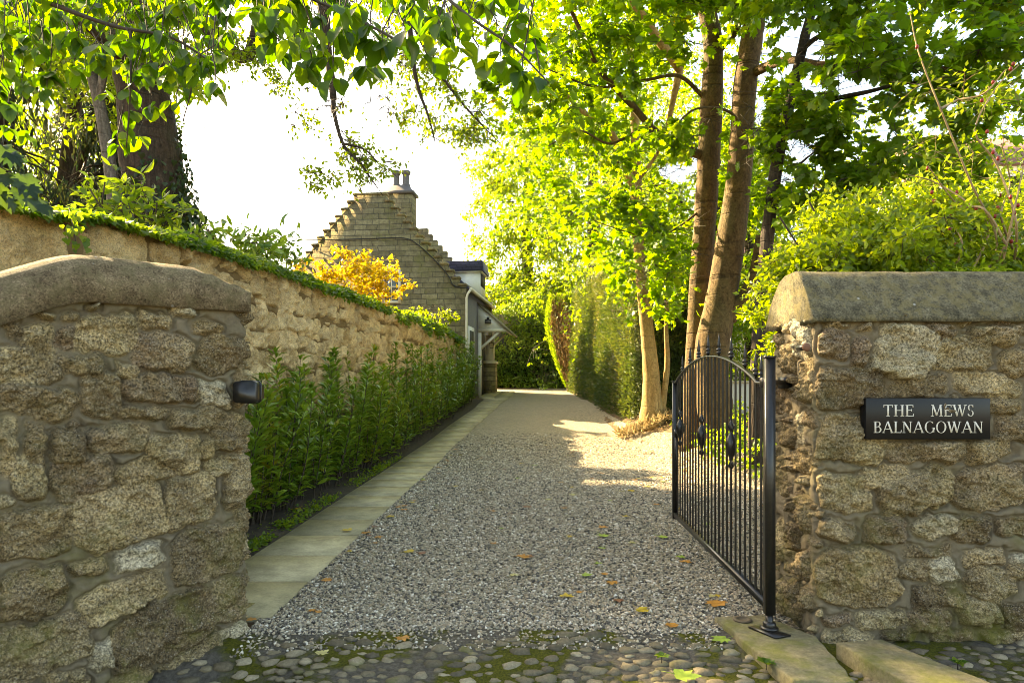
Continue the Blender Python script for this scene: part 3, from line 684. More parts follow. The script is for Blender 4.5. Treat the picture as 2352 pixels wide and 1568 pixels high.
def ring(cx, cy, rx, ry, a0, a1, wmax=SW, wmin=TH, n=26):
    out = []
    for k in range(n):
        q = []
        for a in (a0+(a1-a0)*k/n, a0+(a1-a0)*(k+1)/n):
            r = math.radians(a); w = wmin+(wmax-wmin)*abs(math.cos(r))**1.5
            q.append(((cx+rx*math.cos(r), cy+ry*math.sin(r)), (cx+(rx-w)*math.cos(r), cy+(ry-w*.62)*math.sin(r))))
        out.append([q[0][1], q[0][0], q[1][0], q[1][1]])
    return out
def glyph(ch):
    if ch == 'T': return .80, [stroke((.40, 0), (.40, 1), SW), stroke((.03, .975), (.77, .975), TH), stroke((.045, 1), (.03, .80), .05), stroke((.755, 1), (.77, .80), .05), serif(.40, 0)]
    if ch == 'H': return .92, [stroke((.18, 0), (.18, 1), SW), stroke((.74, 0), (.74, 1), SW), stroke((.18, .52), (.74, .52), TH), serif(.18, 0), serif(.18, .955), serif(.74, 0), serif(.74, .955)]
    if ch == 'E': return .74, [stroke((.18, 0), (.18, 1), SW), stroke((.05, .975), (.66, .975), TH), stroke((.05, .025), (.70, .025), TH), stroke((.18, .53), (.54, .53), TH), stroke((.65, 1), (.66, .80), .05), stroke((.68, 0), (.71, .22), .05), stroke((.54, .63), (.54, .43), .05)]
    if ch == 'L': return .70, [stroke((.18, 0), (.18, 1), SW), stroke((.05, .025), (.66, .025), TH), stroke((.64, 0), (.68, .24), .05), serif(.18, .955)]
    if ch == 'M': return 1.08, [stroke((.15, 0), (.20, 1), TH), stroke((.20, 1), (.53, .05), SW), stroke((.53, .05), (.86, 1), TH), stroke((.86, 1), (.92, 0), SW), serif(.15, 0, .26), serif(.92, 0), serif(.16, .955, .22), serif(.90, .955, .22)]
    if ch == 'N': return .92, [stroke((.17, 0), (.17, 1), TH), stroke((.17, .97), (.75, .03), SW), stroke((.75, 0), (.75, 1), TH), serif(.17, 0, .26), serif(.14, .955, .24), serif(.75, .955, .26)]
    if ch == 'W': return 1.22, [stroke((.11, 1), (.38, .02), SW), stroke((.38, .02), (.61, .92), TH), stroke((.58, 1), (.85, .02), SW), stroke((.85, .02), (1.10, 1), TH), serif(.11, .955, .27), serif(.58, .955, .25), serif(1.10, .955, .25)]
    if ch == 'A': return .95, [stroke((.10, 0), (.47, 1), TH), stroke((.47, 1), (.84, 0), SW), stroke((.25, .34), (.70, .34), TH), serif(.10, 0, .26), serif(.84, 0, .28)]
    if ch == 'O': return .98, ring(.49, .5, .44, .52, 0, 360)
    if ch == 'G': return .95, ring(.49, .5, .44, .52, 48, 350)+[stroke((.80, .05), (.80, .46), .12), serif(.80, .42, .26)]
    if ch == 'B': return .74, [stroke((.18, 0), (.18, 1), SW), serif(.16, 0, .26), serif(.16, .955, .26), stroke((.18, .975), (.38, .975), TH), stroke((.18, .53), (.40, .53), TH), stroke((.18, .025), (.40, .025), TH)]+ring(.36, .765, .27, .235, -90, 90, .12, TH, 14)+ring(.38, .275, .32, .275, -90, 90, .13, TH, 14)
    if ch == 'S': return .62, ring(.30, .755, .24, .26, 35, 255, .11, TH, 16)+ring(.30, .255, .25, .27, -145, 75, .11, TH, 16)+[stroke((.49, .98), (.50, .78), .045), stroke((.09, .02), (.08, .24), .045)]
mb = MB(); cnt = 0
def write(txt, u0, u1, v0, v1, gapw):
    global cnt
    w = sum(glyph(c)[0] for c in txt)+gapw*(len(txt)-1); a, b = at(u0, v1, 3.735), at(u1, v0, 3.735); sx, sz = (b[0]-a[0])/w, b[2]-a[2]; x = 0
    for c in txt:
        gw, parts = glyph(c)
        for p in parts:
            cnt += 1; yy = 3.7345-.0016-(cnt % 9)*.00012
            pl = [(a[0]+(x+q[0])*sx, yy, a[2]+q[1]*sz) for q in p]; mb.prism(pl, (0, 3.7349-yy+.0005, 0))
        x += gw+gapw
def zz(x, y): return 1435.5+.3897*x, 574.2+.3897*y
write('THE', zz(1522, 0)[0], zz(1702, 0)[0], zz(0, 912)[1], zz(0, 979)[1], .05)
write('MEWS', zz(1800, 0)[0], zz(2058, 0)[0], zz(0, 911)[1], zz(0, 978)[1], .05)
write('BALNAGOWAN', zz(1463, 0)[0], zz(2112, 0)[0], zz(0, 1009)[1], zz(0, 1076)[1], .03)
mb.obj('lettering', M['letter'], PL)
# door stop bolt on the end of the wall
B_ = empty('wall_bolt', tuple(at(1852, 797, 3.74)), 'small rusty round bolt head on the right stone wall below the coping end', 'bolt')
c = at(1852, 797, 3.755); mb = MB(); mb.tube([c, c+np.array([0, .10, 0])], .018, 10); mb.obj('shaft', M['iron'], B_)
mb = MB(); mb.add(IV*np.array([.024, .014, .024])+c, IF); mb.obj('head', m_plain('rusty_iron', (.16, .07, .04), .8), B_, True)

# ---- long boundary wall on the left of the drive
BW = empty('boundary_wall', (-3.0, 10, 0), 'long warm rubble stone wall behind the laurel shrubs, running back to the house', 'wall')
bx = np.array([[-3.42, 1.9], [-3.24, 4.4], [-3.17, 5.1], [-3.10, 7.9], [-2.62, 14], [-2.2, 19], [-1.86, 24.75]])
outB = spline(bx, 12); LB = np.concatenate([[0], np.cumsum(np.linalg.norm(np.diff(outB, axis=0), axis=1))])
def ytos(y): return np.interp(y, outB[:, 1], LB)
def topB(s): y = np.interp(s, LB, outB[:, 1]); return np.interp(y, [1.9, 4.35, 5.1, 7.9, 14, 24.7], [2.40, 2.58, 2.68, 2.82, 2.92, 2.93])
def pB(s):
    x = np.interp(s, LB, outB[:, 0]); y_ = np.interp(s, LB, outB[:, 1]); e = .05
    tx = np.interp(s+e, LB, outB[:, 0])-np.interp(s-e, LB, outB[:, 0]); ty = np.interp(s+e, LB, outB[:, 1])-np.interp(s-e, LB, outB[:, 1])
    n = unit(np.stack([ty, -tx], -1)); return np.stack([x, y_], -1), n
stB = [(ytos(4.0), 2.30, .9, .30, .03), (ytos(5.5), 2.46, .42, .22, .1), (ytos(4.1), 1.75, .5, .2, 0), (ytos(5.2), 1.9, .3, .2, 0), (ytos(6.2), 2.55, .22, .18, .25), (ytos(3.0), 1.75, .5, .24, 0)]
z = .2; row = 0
while z < 3.0:
    hh = rs.uniform(.14, .23); s = rs.uniform(0, .2)
    while s < LB[-1]:
        a = rs.uniform(.09, .24); zc = z+rs.uniform(-.06, .06); b = hh*rs.uniform(.6, 1.1)
        if all(abs(s+a-q[0]) > (a+q[2])*.9 or abs(zc-q[1]) > (b+q[3])*.9 for q in stB[:6]): stB.append((s+a, zc, a*.97, b*.9, rs.uniform(-.25, .25)))
        s += 2*a*.98
    z += hh*1.55
relief_wall('wall_face', pB, np.concatenate([np.arange(0, ytos(10), .0115), np.arange(ytos(10), LB[-1], .018)]), np.linspace(0.25, 1.0, 190), topB, stB, 900, 41, M['bwall'], BW, norm=True, rough=.022, depth=.085)
mb = MB(); n_ = len(outB); P, N = pB(LB); a = P-N*.0; b = P-N*.46; T = topB(LB)
V = np.concatenate([np.c_[a, T-.01], np.c_[b, T-.01], np.c_[b, T*0]]); i = np.arange(n_-1)
mb.add(V, np.concatenate([np.stack([i, i+1, i+1+n_, i+n_], -1), np.stack([i+n_, i+1+n_, i+1+2*n_, i+2*n_], -1)])); mb.obj('wall_back', M['bwall'], BW, False)

# ------------------------------------------------------------------ the house with crow-stepped gables
HO = np.array([-1.72, 25.0]); e1 = unit(np.array([1.0, -.112])); e2 = np.array([-e1[1], e1[0]])
def HM(V):
    """house frame: x right along the gable from its right corner, y back, z up (absolute)"""
    V = np.asarray(V, float); return np.stack([HO[0]+V[..., 0]*e1[0]+V[..., 1]*e2[0], HO[1]+V[..., 0]*e1[1]+V[..., 1]*e2[1], V[..., 2]], -1)
HZ, EAVE, STEP = .55, 4.85, .26
def m_ashlar():
    t = NT('coursed_gable_stone'); g = t.n('SeparateXYZ'); t.l(t.co, g.inputs[0]); cx = t.n('CombineXYZ')
    t.l(t.math('ADD', g.outputs[0], t.math('MULTIPLY', t.noise(1.1, 3), .30)), cx.inputs[0]); t.l(t.math('ADD', g.outputs[2], t.math('MULTIPLY', t.noise(1.7, 4), .10)), cx.inputs[1])
    b = t.n('TexBrick'); t.l(cx.outputs[0], b.inputs['Vector']); b.offset = .37; b.squash = .72; b.squash_frequency = 3
    for k, v in (('Scale', 1.0), ('Mortar Size', .014), ('Mortar Smooth', .5), ('Brick Width', .62), ('Row Height', .20), ('Bias', .1)): b.inputs[k].default_value = v
    b.inputs['Color1'].default_value = (.17, .135, .070, 1); b.inputs['Color2'].default_value = (.32, .26, .14, 1); b.inputs['Mortar'].default_value = (.13, .11, .075, 1)
    c = t.mix(1, b.outputs[0], t.ramp(t.noise(7, 7, .7), [(.3, .62), (.7, 1.28)]), 'MULTIPLY')
    st = t.ramp(t.noise(.9, 7, .7, dist=.6), [(.47, 0.0), (.66, 1.0)]); c = t.mix(t.math('MULTIPLY', st, .55), c, (.13, .095, .06))
    mo = t.ramp(t.noise(1.7, 6, .7), [(.52, 0.0), (.68, 1.0)]); c = t.mix(t.math('MULTIPLY', mo, .45), c, (.22, .21, .05))
    sm = t.n('Mapping'); sm.inputs['Scale'].default_value = (5, 5, .35); t.l(t.co, sm.inputs[0])
    sk = t.ramp(t.noise(2, 5, .6, sm.outputs[0]), [(.55, 0.0), (.7, 1.0)]); c = t.mix(t.math('MULTIPLY', sk, .35), c, (.07, .06, .045))
    t.set(c, .92, 0, .2); h = t.math('ADD', t.math('MULTIPLY', b.outputs['Fac'], -.8), t.noise(9, 7, .7)); t.bump(h, .7, .05); return t.m
M['ashlar'] = m_ashlar()
def m_slate(name, a, b):
    t = NT(name); bk = t.n('TexBrick'); g = t.n('SeparateXYZ'); t.l(t.co, g.inputs[0]); cx = t.n('CombineXYZ')
    t.l(t.math('ADD', g.outputs[0], g.outputs[1]), cx.inputs[0]); t.l(g.outputs[2], cx.inputs[1]); t.l(cx.outputs[0], bk.inputs['Vector'])
    for k, v in (('Scale', 1.0), ('Mortar Size', .008), ('Brick Width', .34), ('Row Height', .12)): bk.inputs[k].default_value = v
    bk.inputs['Color1'].default_value = (*a, 1); bk.inputs['Color2'].default_value = (*b, 1); bk.inputs['Mortar'].default_value = (.01, .01, .012, 1)
    c = t.mix(1, bk.outputs[0], t.ramp(t.noise(20, 5), [(.3, .7), (.7, 1.3)]), 'MULTIPLY'); t.set(c, .55); t.bump(bk.outputs['Fac'], -.5, .02); return t.m
M['slate'] = m_slate('purple_slate', (.055, .050, .085), (.085, .075, .12))
M['tiles'] = m_slate('red_brown_tiles', (.28, .13, .10), (.36, .18, .14))
M['verge'] = mat_flat('mossy_tile_verge', [(.3, (.13, .11, .07)), (.6, (.28, .24, .15)), (.8, (.36, .32, .18))], 12, .9, .8)

H = empty('stone_house', (*HO, HZ), 'old stone house with crow-stepped gable and slated dormer at the end of the boundary wall', 'house')
DEPTH, HALF, APEX = 6.3, 3.6, 8.47
def gable(yb, th, x0=0.0):
    # outline with steps, right corner to left corner
    P = [(x0, HZ-.2), (x0, EAVE)]; n = 13; w = (HALF-.62)/n; x, z = x0, EAVE
    P = [(x0, HZ-.2), (x0, EAVE+.20)]; z = EAVE+.20; dz = (APEX-z)/n
    for k in range(n): x -= w; P.append((x, z)); z += dz; P.append((x, z))
    half = P[:]; m = [(-2*HALF-a+2*x0, b) for a, b in half[::-1]]
    pts = half+m
    return [(a+.012*rs.randn(), yb, b+.010*rs.randn()) for a, b in pts]
for yb in (0.0, DEPTH-.3):
    mb = MB(); mb.prism(gable(yb, .3, .0 if yb == 0 else .12), (0, .30, 0), HM); mb.obj('gable_wall', M['ashlar'], H)
# step copes of the near gable, a little proud of the wall
mb = MB(); n = 13; w = (HALF-.62)/n; dz = (APEX-EAVE-.20)/n
for k in range(n):
    for sg in (0, 1):
        x1 = -w*(k+1)+w*.0; x0 = x1+w; zt = EAVE+.20+dz*k
        a, b = (x1-.02, x0+.03); 
        if sg: a, b = -2*HALF-b, -2*HALF-a
        mb.box((a, -.035, zt-.075), (b, .335, zt+.012), HM, rs.rand())
mb.box((-HALF-.64, -.035, APEX-.07), (-HALF+.64, .335, APEX+.014), HM); mb.obj('crow_step_cope', M['ashlar'], H)
mb = MB(); mb.prism([(-.02, .30, HZ-.2), (-.02, .30, EAVE), (-.32, .30, EAVE), (-.32, .30, HZ-.2)], (0, DEPTH-.6, 0), HM); mb.obj('side_wall', M['render'], H)
mb = MB(); mb.prism([(-2*HALF+.02, .3, HZ-.2), (-2*HALF+.02, .3, EAVE), (-2*HALF+.32, .3, EAVE), (-2*HALF+.32, .3, HZ-.2)], (0, DEPTH-.6, 0), HM); mb.obj('side_wall', M['render'], H)
for sg in (1, -1):
    c = -HALF; mb = MB(); x_e, z_e = HALF+.14, EAVE-.02; x_r, z_r = 0, APEX-.55
    mb.prism([(c+sg*x_e, .302, z_e), (c+sg*x_e, .302, z_e+.10), (c, .302, z_r+.10), (c, .302, z_r)], (0, DEPTH-.604, 0), HM)
    rf = mb.obj('roof', M['slate'], H)
    if sg == 1:
        mb = MB(); q = HM([[.20, .1, EAVE+.01], [.20, 3, EAVE+.0], [.20, DEPTH-.05, EAVE-.01]]); mb.tube(q, .065, 8); mb.obj('gutter', M['cream'], H, True)
        mb = MB(); mb.prism([(.02, .305, EAVE-.03), (.16, .305, EAVE-.03), (.16, .305, EAVE+.13), (-.06, .305, EAVE+.28)], (0, DEPTH-.65, 0), HM); mb.obj('eaves_course', M['verge'], H)
mb = MB(); q = HM([[.19, .05, EAVE-.03], [.10, .03, EAVE-.16], [.05, .02, EAVE-.32], [.05, .02, 2.4], [.05, .02, HZ+.2]]); mb.tube(q, .045, 8); mb.obj('downpipe', M['cream'], H, True)
# chimney on the ridge
mb = MB(); cz = 9.52; cx0, cx1, cy0, cy1 = -HALF-.57, -HALF+.57, 3.9, 4.7
mb.box((cx0, cy0, 7.4), (cx1, cy1, cz), HM); ch = mb.obj('chimney', M['ashlar'], H)
mb = MB(); mb.box((cx0-.09, cy0-.09, cz), (cx1+.09, cy1+.09, cz+.12), HM)
s0 = [(cx0-.07, cy0-.07, cz+.12), (cx1+.07, cy0-.07, cz+.12), (cx1+.07, cy1+.07, cz+.12), (cx0-.07, cy1+.07, cz+.12)]; s1 = [(cx0+.20, cy0+.2, cz+.42), (cx1-.2, cy0+.2, cz+.42), (cx1-.2, cy1-.2, cz+.42), (cx0+.2, cy1-.2, cz+.42)]
mb.add(HM(s0+s1), np.array([[0,1,5,4],[1,2,6,5],[2,3,7,6],[3,0,4,7],[4,5,6,7]])); mb.obj('chimney_cap', M['lead'], ch)
for dx in (-.22, .22):
    mb = MB(); c = HM([[-HALF+dx, 4.3, 0]])[0]; mb.lathe([(.21, cz+.36), (.19, cz+.46), (.155, cz+.52), (.145, cz+.86), (.15, cz+.90), (.20, cz+.95), (.205, cz+1.06), (.15, cz+1.10), (.11, cz+1.10), (.10, cz+.95)], (c[0], c[1], 0), 12); mb.obj('chimney_pot', M['lead'], ch, True)
# gable window
def window(x0, x1, z0, z1, y, name='window'):
    mb = MB(); f = .09
    for a, b, c, d in ((x0-f, x0, z0-f, z1+f), (x1, x1+f, z0-f, z1+f), (x0, x1, z1, z1+f), (x0, x1, z0-f, z0)): mb.box((a, y-.05, c), (b, y+.02, d), HM)
    mb.box(((x0+x1)/2-.02, y-.03, z0), ((x0+x1)/2+.02, y+.01, z1), HM); mb.box((x0, y-.028, (z0+z1)/2-.02), ((x0+x1)/2-.02, y+.012, (z0+z1)/2+.02), HM); mb.box(((x0+x1)/2+.02, y-.028, (z0+z1)/2-.02), (x1, y+.012, (z0+z1)/2+.02), HM)
    o = mb.obj(name, M['cream'], H); mb = MB(); mb.box((x0, y-.012, z0), (x1, y-.004, z1), HM); mb.obj('pane', m_plain('window_glass', (.10, .12, .13), .08, .1, 3, 0, 0, .8), o)
window(-3.02, -2.5, 4.45, 5.5, -.006)
# cable across the gable
mb = MB(); q = spline(np.array([(-6.2, -.03, 6.78), (-5.0, -.04, 6.76), (-3.6, -.03, 6.77), (-2.3, -.04, 6.76), (-1.75, -.03, 6.5), (-1.1, -.03, 5.9), (-.62, -.03, 5.35), (-.45, -.03, 5.02), (-.2, -.03, 4.92), (.08, -.02, 4.88)]), 6); mb.tube(HM(q), .018, 5); mb.obj('cable', M['dark'], H)
# dormer
dx = .03; dy0, dy1 = 3.25, 4.75
mb = MB(); mb.box((-1.0, dy0, 5.0), (dx, dy1, 6.02), HM); d_ = mb.obj('dormer', M['white'], H)
mb = MB(); mb.prism([(-.02-1.1, dy0-.14, 6.03), (dx+.16, dy0-.14, 6.03), (dx+.10, dy0+.06, 6.48), (-1.4, dy0+.06, 6.48)], (0, .05, 0), HM)
mb.add(HM([(dx+.16, dy0-.14, 6.03), (dx+.10, dy0+.06, 6.48), (dx+.10, dy1-.06, 6.48), (dx+.16, dy1+.14, 6.03), (-1.4, dy0+.06, 6.48), (-1.4, dy1-.06, 6.48), (-1.12, dy0-.14, 6.03), (-1.12, dy1+.14, 6.03)]), np.array([[0,3,2,1],[1,2,5,4],[0,1,4,6],[3,7,5,2]])); mb.obj('dormer_roof', M['slate'], d_)
mb = MB(); mb.box((dx+.001, dy0+.18, 5.45), (dx+.03, dy1-.18, 5.95), HM); mb.obj('dormer_window', M['dark'], d_)
mb = MB(); mb.box((-1.1, dy0-.10, 5.98), (dx+.10, dy0-.002, 6.028), HM); mb.box((dx+.002, dy0-.1, 5.98), (dx+.10, dy1+.1, 6.03), HM); mb.obj('dormer_fascia', M['cream'], d_)
# side window, white surround
mb = MB(); mb.box((-.01, .55, 2.0), (.05, 1.75, 3.55), HM); sw = mb.obj('window', M['white'], H)
mb = MB(); mb.box((.05, .70, 2.15), (.056, 1.60, 3.4), HM); mb.obj('pane', M['dark'], sw)
# lean-to porch over the door
py0, py1 = 2.95, 4.9; pz = 3.62; out = 1.12
mb = MB(); mb.prism([(-.01, py0, pz), (out, py0, pz), (-.01, py0, pz+.98)], (0, .06, 0), HM); po = mb.obj('porch_gable_board', M['white'], H)
mb = MB(); mb.prism([(-.02, py0-.08, pz+1.02), (-.02, py0-.08, pz+1.10), (out+.30, py0-.08, pz-.18), (out+.27, py0-.08, pz-.25)], (0, py1-py0+.16, 0), HM); pr = mb.obj('porch_roof', M['verge'], H)
mb = MB(); mb.box((-.01, py0-.03, pz-.13), (out+.10, py0+.09, pz-.004), HM); mb.box((out+.02, py0+.092, pz-.13), (out+.10, py1, pz-.01), HM); mb.obj('porch_beam', M['cream'], H)
for yy in (py0+.02, py1-.12):
    mb = MB(); mb.prism([(.02, yy, pz-.95), (.02, yy, pz-.80), (.78, yy, pz-.131), (.93, yy, pz-.131)], (0, .10, 0), HM); mb.obj('porch_bracket', M['cream'], H)
mb = MB(); mb.box((-.01, py0, 1.0-.3), (.13, py0+.14, pz-.13), HM); mb.obj('door_post', M['white'], H)
mb = MB(); mb.box((.001, py0+.2, .85), (.03, py0+1.15, 2.95), HM); mb.obj('door', M['dark'], H)
mb = MB(); mb.box((-.02, py1-.30, .7), (.46, py1+.55, 2.25), HM); mb.obj('porch_pier', M['bwall'] if False else M['ashlar'], H)
mb = MB(); mb.box((-.02, py1-.34, 2.25), (.50, py1+.59, 2.36), HM); mb.box((.05, py1-.2, 2.36), (.40, py1+.1, pz-.14), HM); mb.obj('porch_column', M['cream'], H)
# flood light on the porch gable board, lantern inside the porch
fc = HM([[.42, py0-.02, pz+.30]])[0]
FL = empty('flood_light', tuple(fc), 'dark square flood light fixed on the white porch gable board', 'light')
mb = MB(); mb.box(fc+np.array([-.13, -.14, -.10]), fc+np.array([.13, -.02, .07])); b_ = mb.obj('housing', M['dark'], FL)
mb = MB(); mb.box(fc+np.array([-.115, -.145, -.085]), fc+np.array([.115, -.141, .02])); mb.obj('glass', M['lead'], FL)
mb = MB(); mb.box(fc+np.array([-.05, -.10, .072]), fc+np.array([.05, -.0, .17])); mb.obj('sensor', M['dark'], FL)
lc = HM([[.42, py0+1.0, pz-.62]])[0]
LN = empty('lantern', tuple(lc), 'small black hanging lantern under the white bracketed porch', 'lantern')
mb = MB(); mb.prism([lc+np.array(p) for p in ((-.06, -.06, -.13), (.06, -.06, -.13), (.06, .06, -.13), (-.06, .06, -.13))], (0, 0, .02)); mb.prism([lc+np.array(p) for p in ((-.10, -.10, .10), (.10, -.10, .10), (.10, .10, .10), (-.10, .10, .10))], (0, 0, .03))
for a in (-1, 1):
    for b in (-1, 1): mb.tube([lc+np.array([a*.06, b*.06, -.12]), lc+np.array([a*.09, b*.09, .11])], .01, 5)
mb.obj('frame', M['dark'], LN)
mb = MB(); mb.tube([lc+np.array([0, 0, .12]), lc+np.array([0, 0, .50])], .008, 5); mb.obj('chain', M['dark'], LN)

# ------------------------------------------------------------------ houses glimpsed between the trees
def far_house(c, w, d, wall_top, ridge, label, rot=0.0):
    h = empty('rendered_house', (c[0], c[1], 0), label, 'house'); R = lambda V: np.stack([c[0]+V[..., 0]*math.cos(rot)-V[..., 1]*math.sin(rot), c[1]+V[..., 0]*math.sin(rot)+V[..., 1]*math.cos(rot), V[..., 2]], -1)
    mb = MB(); mb.box((-w/2, 0, -.2), (w/2, d, wall_top), R); mb.obj('wall', M['whitewash'], h)
    mb = MB(); mb.add(R(np.array([(-w/2-.3, -.4, wall_top-.05), (w/2+.3, -.4, wall_top-.05), (w/2+.3, d/2, ridge), (-w/2-.3, d/2, ridge), (-w/2-.3, d+.4, wall_top-.05), (w/2+.3, d+.4, wall_top-.05)], float)), np.array([[0,1,2,3],[3,2,5,4],[0,4,5,1]])); mb.add(R(np.array([(-w/2, 0, wall_top-.06), (-w/2, d, wall_top-.06), (-w/2, d/2, ridge-.1), (w/2, 0, wall_top-.06), (w/2, d, wall_top-.06), (w/2, d/2, ridge-.1)], float)), np.array([[0,2,1],[3,4,5]])); mb.obj('roof', M['tiles'], h)
    for k in range(3):
        for zz_ in (1.2, wall_top-1.9):
            x = -w/2+w*(k+.5)/3; mb = MB(); mb.box((x-.5, -.05, zz_), (x+.5, -.003, zz_+1.3), R); wv = mb.obj('window', M['dark'], h)
            mb = MB(); mb.box((x-.56, -.08, zz_-.08), (x+.56, -.002, zz_-.002), R); mb.obj('sill', M['white'], wv)
far_house((16.2, 45), 9, 7, 8.6, 11.5, 'white rendered house with reddish tiled roof glimpsed behind the two sycamore trunks', .1)
far_house((27.5, 37), 9, 8, 13.2, 16.0, 'pale rendered house behind the rose stems at the right edge', -.1)
GW = empty('garden_wall', (6.6, 17.2, .6), 'low white rendered garden wall seen between the gate bars', 'wall')
mb = MB(); mb.prism([(4.55, 17.1, .2), (4.55, 17.1, 1.42), (11, 15.4, 1.40), (11, 15.4, .2)], (0.05, .25, 0)); mb.obj('wall_body', M['whitewash'], GW)
mb = MB(); mb.prism([(4.5, 17.06, 1.425), (4.5, 17.06, 1.48), (11.04, 15.36, 1.46), (11.04, 15.36, 1.405)], (0.06, .33, 0)); mb.obj('wall_cap', M['cream'], GW)

# ------------------------------------------------------------------ iron gate, swung open along the drive
G0, G1 = np.array([1.455, 3.86]), np.array([1.565, 6.55]); gd = unit(G1-G0); gn = np.array([gd[1], -gd[0]]); GL = np.linalg.norm(G1-G0)
GT = empty('driveway_gate', (*G0, 0), 'black wrought iron gate with arched spiked top, standing open beside the drive', 'gate')
def gp(s, z, o=0.0): return np.array([*(G0+gd*s+gn*o), z])
def gbox(mb, s0, s1, z0, z1, h):   # bar with square section along the leaf
    V = [(*(G0+gd*s+gn*o), z) for z in (z0, z1) for s, o in ((s0, -h), (s1, -h), (s1, h), (s0, h))]
    return mb.add(V, np.array([[0,1,2,3][::-1],[4,5,6,7],[0,1,5,4],[1,2,6,5],[2,3,7,6],[3,0,4,7]]))
mb = MB(); gbox(mb, -.026, .026, .14, 1.585, .026); gbox(mb, -.03, .03, 1.585, 1.597, .03); hp = mb.obj('hinge_stile', M['iron'], GT)
mb = MB(); mb.tube([gp(0, .14), gp(0, .01)], .020, 10); mb.lathe([(.032, .055), (.036, .06), (.036, .09), (.028, .10)], (*G0, 0), 12); mb.obj('pivot', M['iron'], hp)
mb = MB(); gbox(mb, GL-.025, GL+.025, .14, 1.45, .025); gbox(mb, GL-.03, GL+.03, 1.45, 1.462, .03); mb.obj('latch_stile', M['iron'], GT)
mb = MB(); gbox(mb, .0262, GL-.0252, .165, .205, .02); mb.obj('bottom_rail', M['iron'], GT)
def arch(s):
    a, b = .19, GL-.10; t = np.clip((s-a)/(b-a), 0, 1); return 1.445+.20*np.sin(np.pi*np.clip(t, 0, 1))**.8
sv_ = np.concatenate([[.027, .19], np.linspace(.195, GL-.105, 44), [GL-.10, GL-.026]])
mb = MB(); V = []
for s in sv_:
    z = arch(s)
    for o, dz in ((-.021, -.006), (.021, -.006), (.021, .006), (-.021, .006)): V.append((*(G0+gd*s+gn*o), z+dz))
n_ = len(sv_); i = np.arange(n_-1)[:, None]*4; j = np.arange(4)[None, :]; k = (j+1) % 4
mb.add(V, [np.stack([i+j, i+k, i+4+k, i+4+j], -1).reshape(-1, 4)]); mb.obj('arched_top_rail', M['iron'], GT)
NB = 24
for q in range(NB):
    s = .035+(GL-.06)*(q+1)/(NB+1); z1 = float(arch(s))-.0062
    mb = MB(); mb.tube([gp(s, .2055), gp(s, z1)], .0075, 8, False); br = mb.obj('bar', M['iron'], GT, True)
    if q % 2 == 0 and 1 <= q or q in (1,):
        pass
    if q % 3 == 0 or q in (1,):
        zb = z1+.0122
        mb = MB(); mb.lathe([(.006, zb), (.010, zb+.012), (.018, zb+.020), (.018, zb+.027), (.008, zb+.032), (.019, zb+.042), (.019, zb+.050), (.008, zb+.056), (.012, zb+.066), (.013, zb+.078), (.007, zb+.12), (.001, zb+.165)], (*gp(s, 0)[:2], 0), 10); mb.obj('spike', M['iron'], br, True)
    if q in (6, 14, 22):
        mb = MB(); zc = 1.02; c = gp(s, zc)
        mb.lathe([(.008, zc-.16), (.022, zc-.14), (.010, zc-.11), (.014, zc-.08), (.034, zc-.045), (.040, zc), (.034, zc+.045), (.014, zc+.08), (.010, zc+.10), (.026, zc+.125), (.010, zc+.16), (.008, zc+.17)], (*c[:2], 0), 10)
        for sg in (-1, 1):
            for r_, z_ in ((.040, .0), (.028, .105), (.024, -.13)):
                th = np.linspace(0, 4.6, 14); P = np.stack([c[0]+gd[0]*sg*(.012+r_*(1-th/6.5)*np.sin(th)), c[1]+gd[1]*sg*(.012+r_*(1-th/6.5)*np.sin(th)), zc+z_+r_*(1-th/6.5)*np.cos(th)], -1); mb.tube(P, .005, 5)
        mb.obj('rosette', M['iron'], br, True)
mb = MB(); mb.tube([gp(GL-.06, .95), gp(GL-.06, .50)], .008, 6); gbox(mb, GL-.09, GL-.0255, .93, 1.0, .018); mb.obj('drop_bolt', M['iron'], GT)
# hinge bracket fixed into the wall end
HB = empty('hinge_bracket', (1.6, 4.05, 1.47), 'black iron hinge bracket between the gate post and the right stone wall', 'bracket')
mb = MB(); V = [(1.455, 3.90, 1.432), (1.70, 4.17, 1.432), (1.70, 4.25, 1.432), (1.43, 3.93, 1.432)]; mb.prism([np.array(v) for v in V], (0, 0, .03)); mb.obj('arm', M['iron'], HB)
mb = MB(); mb.box((1.655, 4.15, 1.41), (1.70, 4.25, 1.48)); mb.obj('wall_plate', M['iron'], HB)
mb = MB(); mb.lathe([(.030, 1.42), (.034, 1.425), (.034, 1.47), (.030, 1.475)], (1.455, 3.915, 0), 12); mb.obj('collar', M['iron'], HB)
# stone slab that carries the pivot, and the kerb beside it
def slab(name, poly, z0, z1, mat, label, cat, wob=.006):
    o = []
    for a, b in zip(poly, poly[1:]+poly[:1]):
        for k in range(8): t_ = k/8; o.append((a[0]+(b[0]-a[0])*t_+wob*rs.randn(), a[1]+(b[1]-a[1])*t_+wob*rs.randn(), z0))
    mb = MB(); mb.prism(o, (0, 0, z1-z0)); ob = mb.obj(name, mat); ob.location = (0, 0, 0); tag(ob, label, cat)
    bv = ob.modifiers.new('bevel', 'BEVEL'); bv.width = .012; bv.segments = 2; return ob
def m_kerb():
    t = NT('worn_sandstone'); c = t.ramp(t.noise(30, 8, .72), [(.3, (.12, .105, .06)), (.55, (.22, .19, .11)), (.75, (.31, .265, .15))])
    mo = t.ramp(t.noise(4, 6, .65), [(.48, 0.0), (.65, 1.0)]); c = t.mix(t.math('MULTIPLY', mo, .7), c, (.13, .14, .025)); t.set(c, .92, 0, .2); t.bump(t.noise(60, 8, .7), .8, .012); return t.m
M['kerb'] = m_kerb()
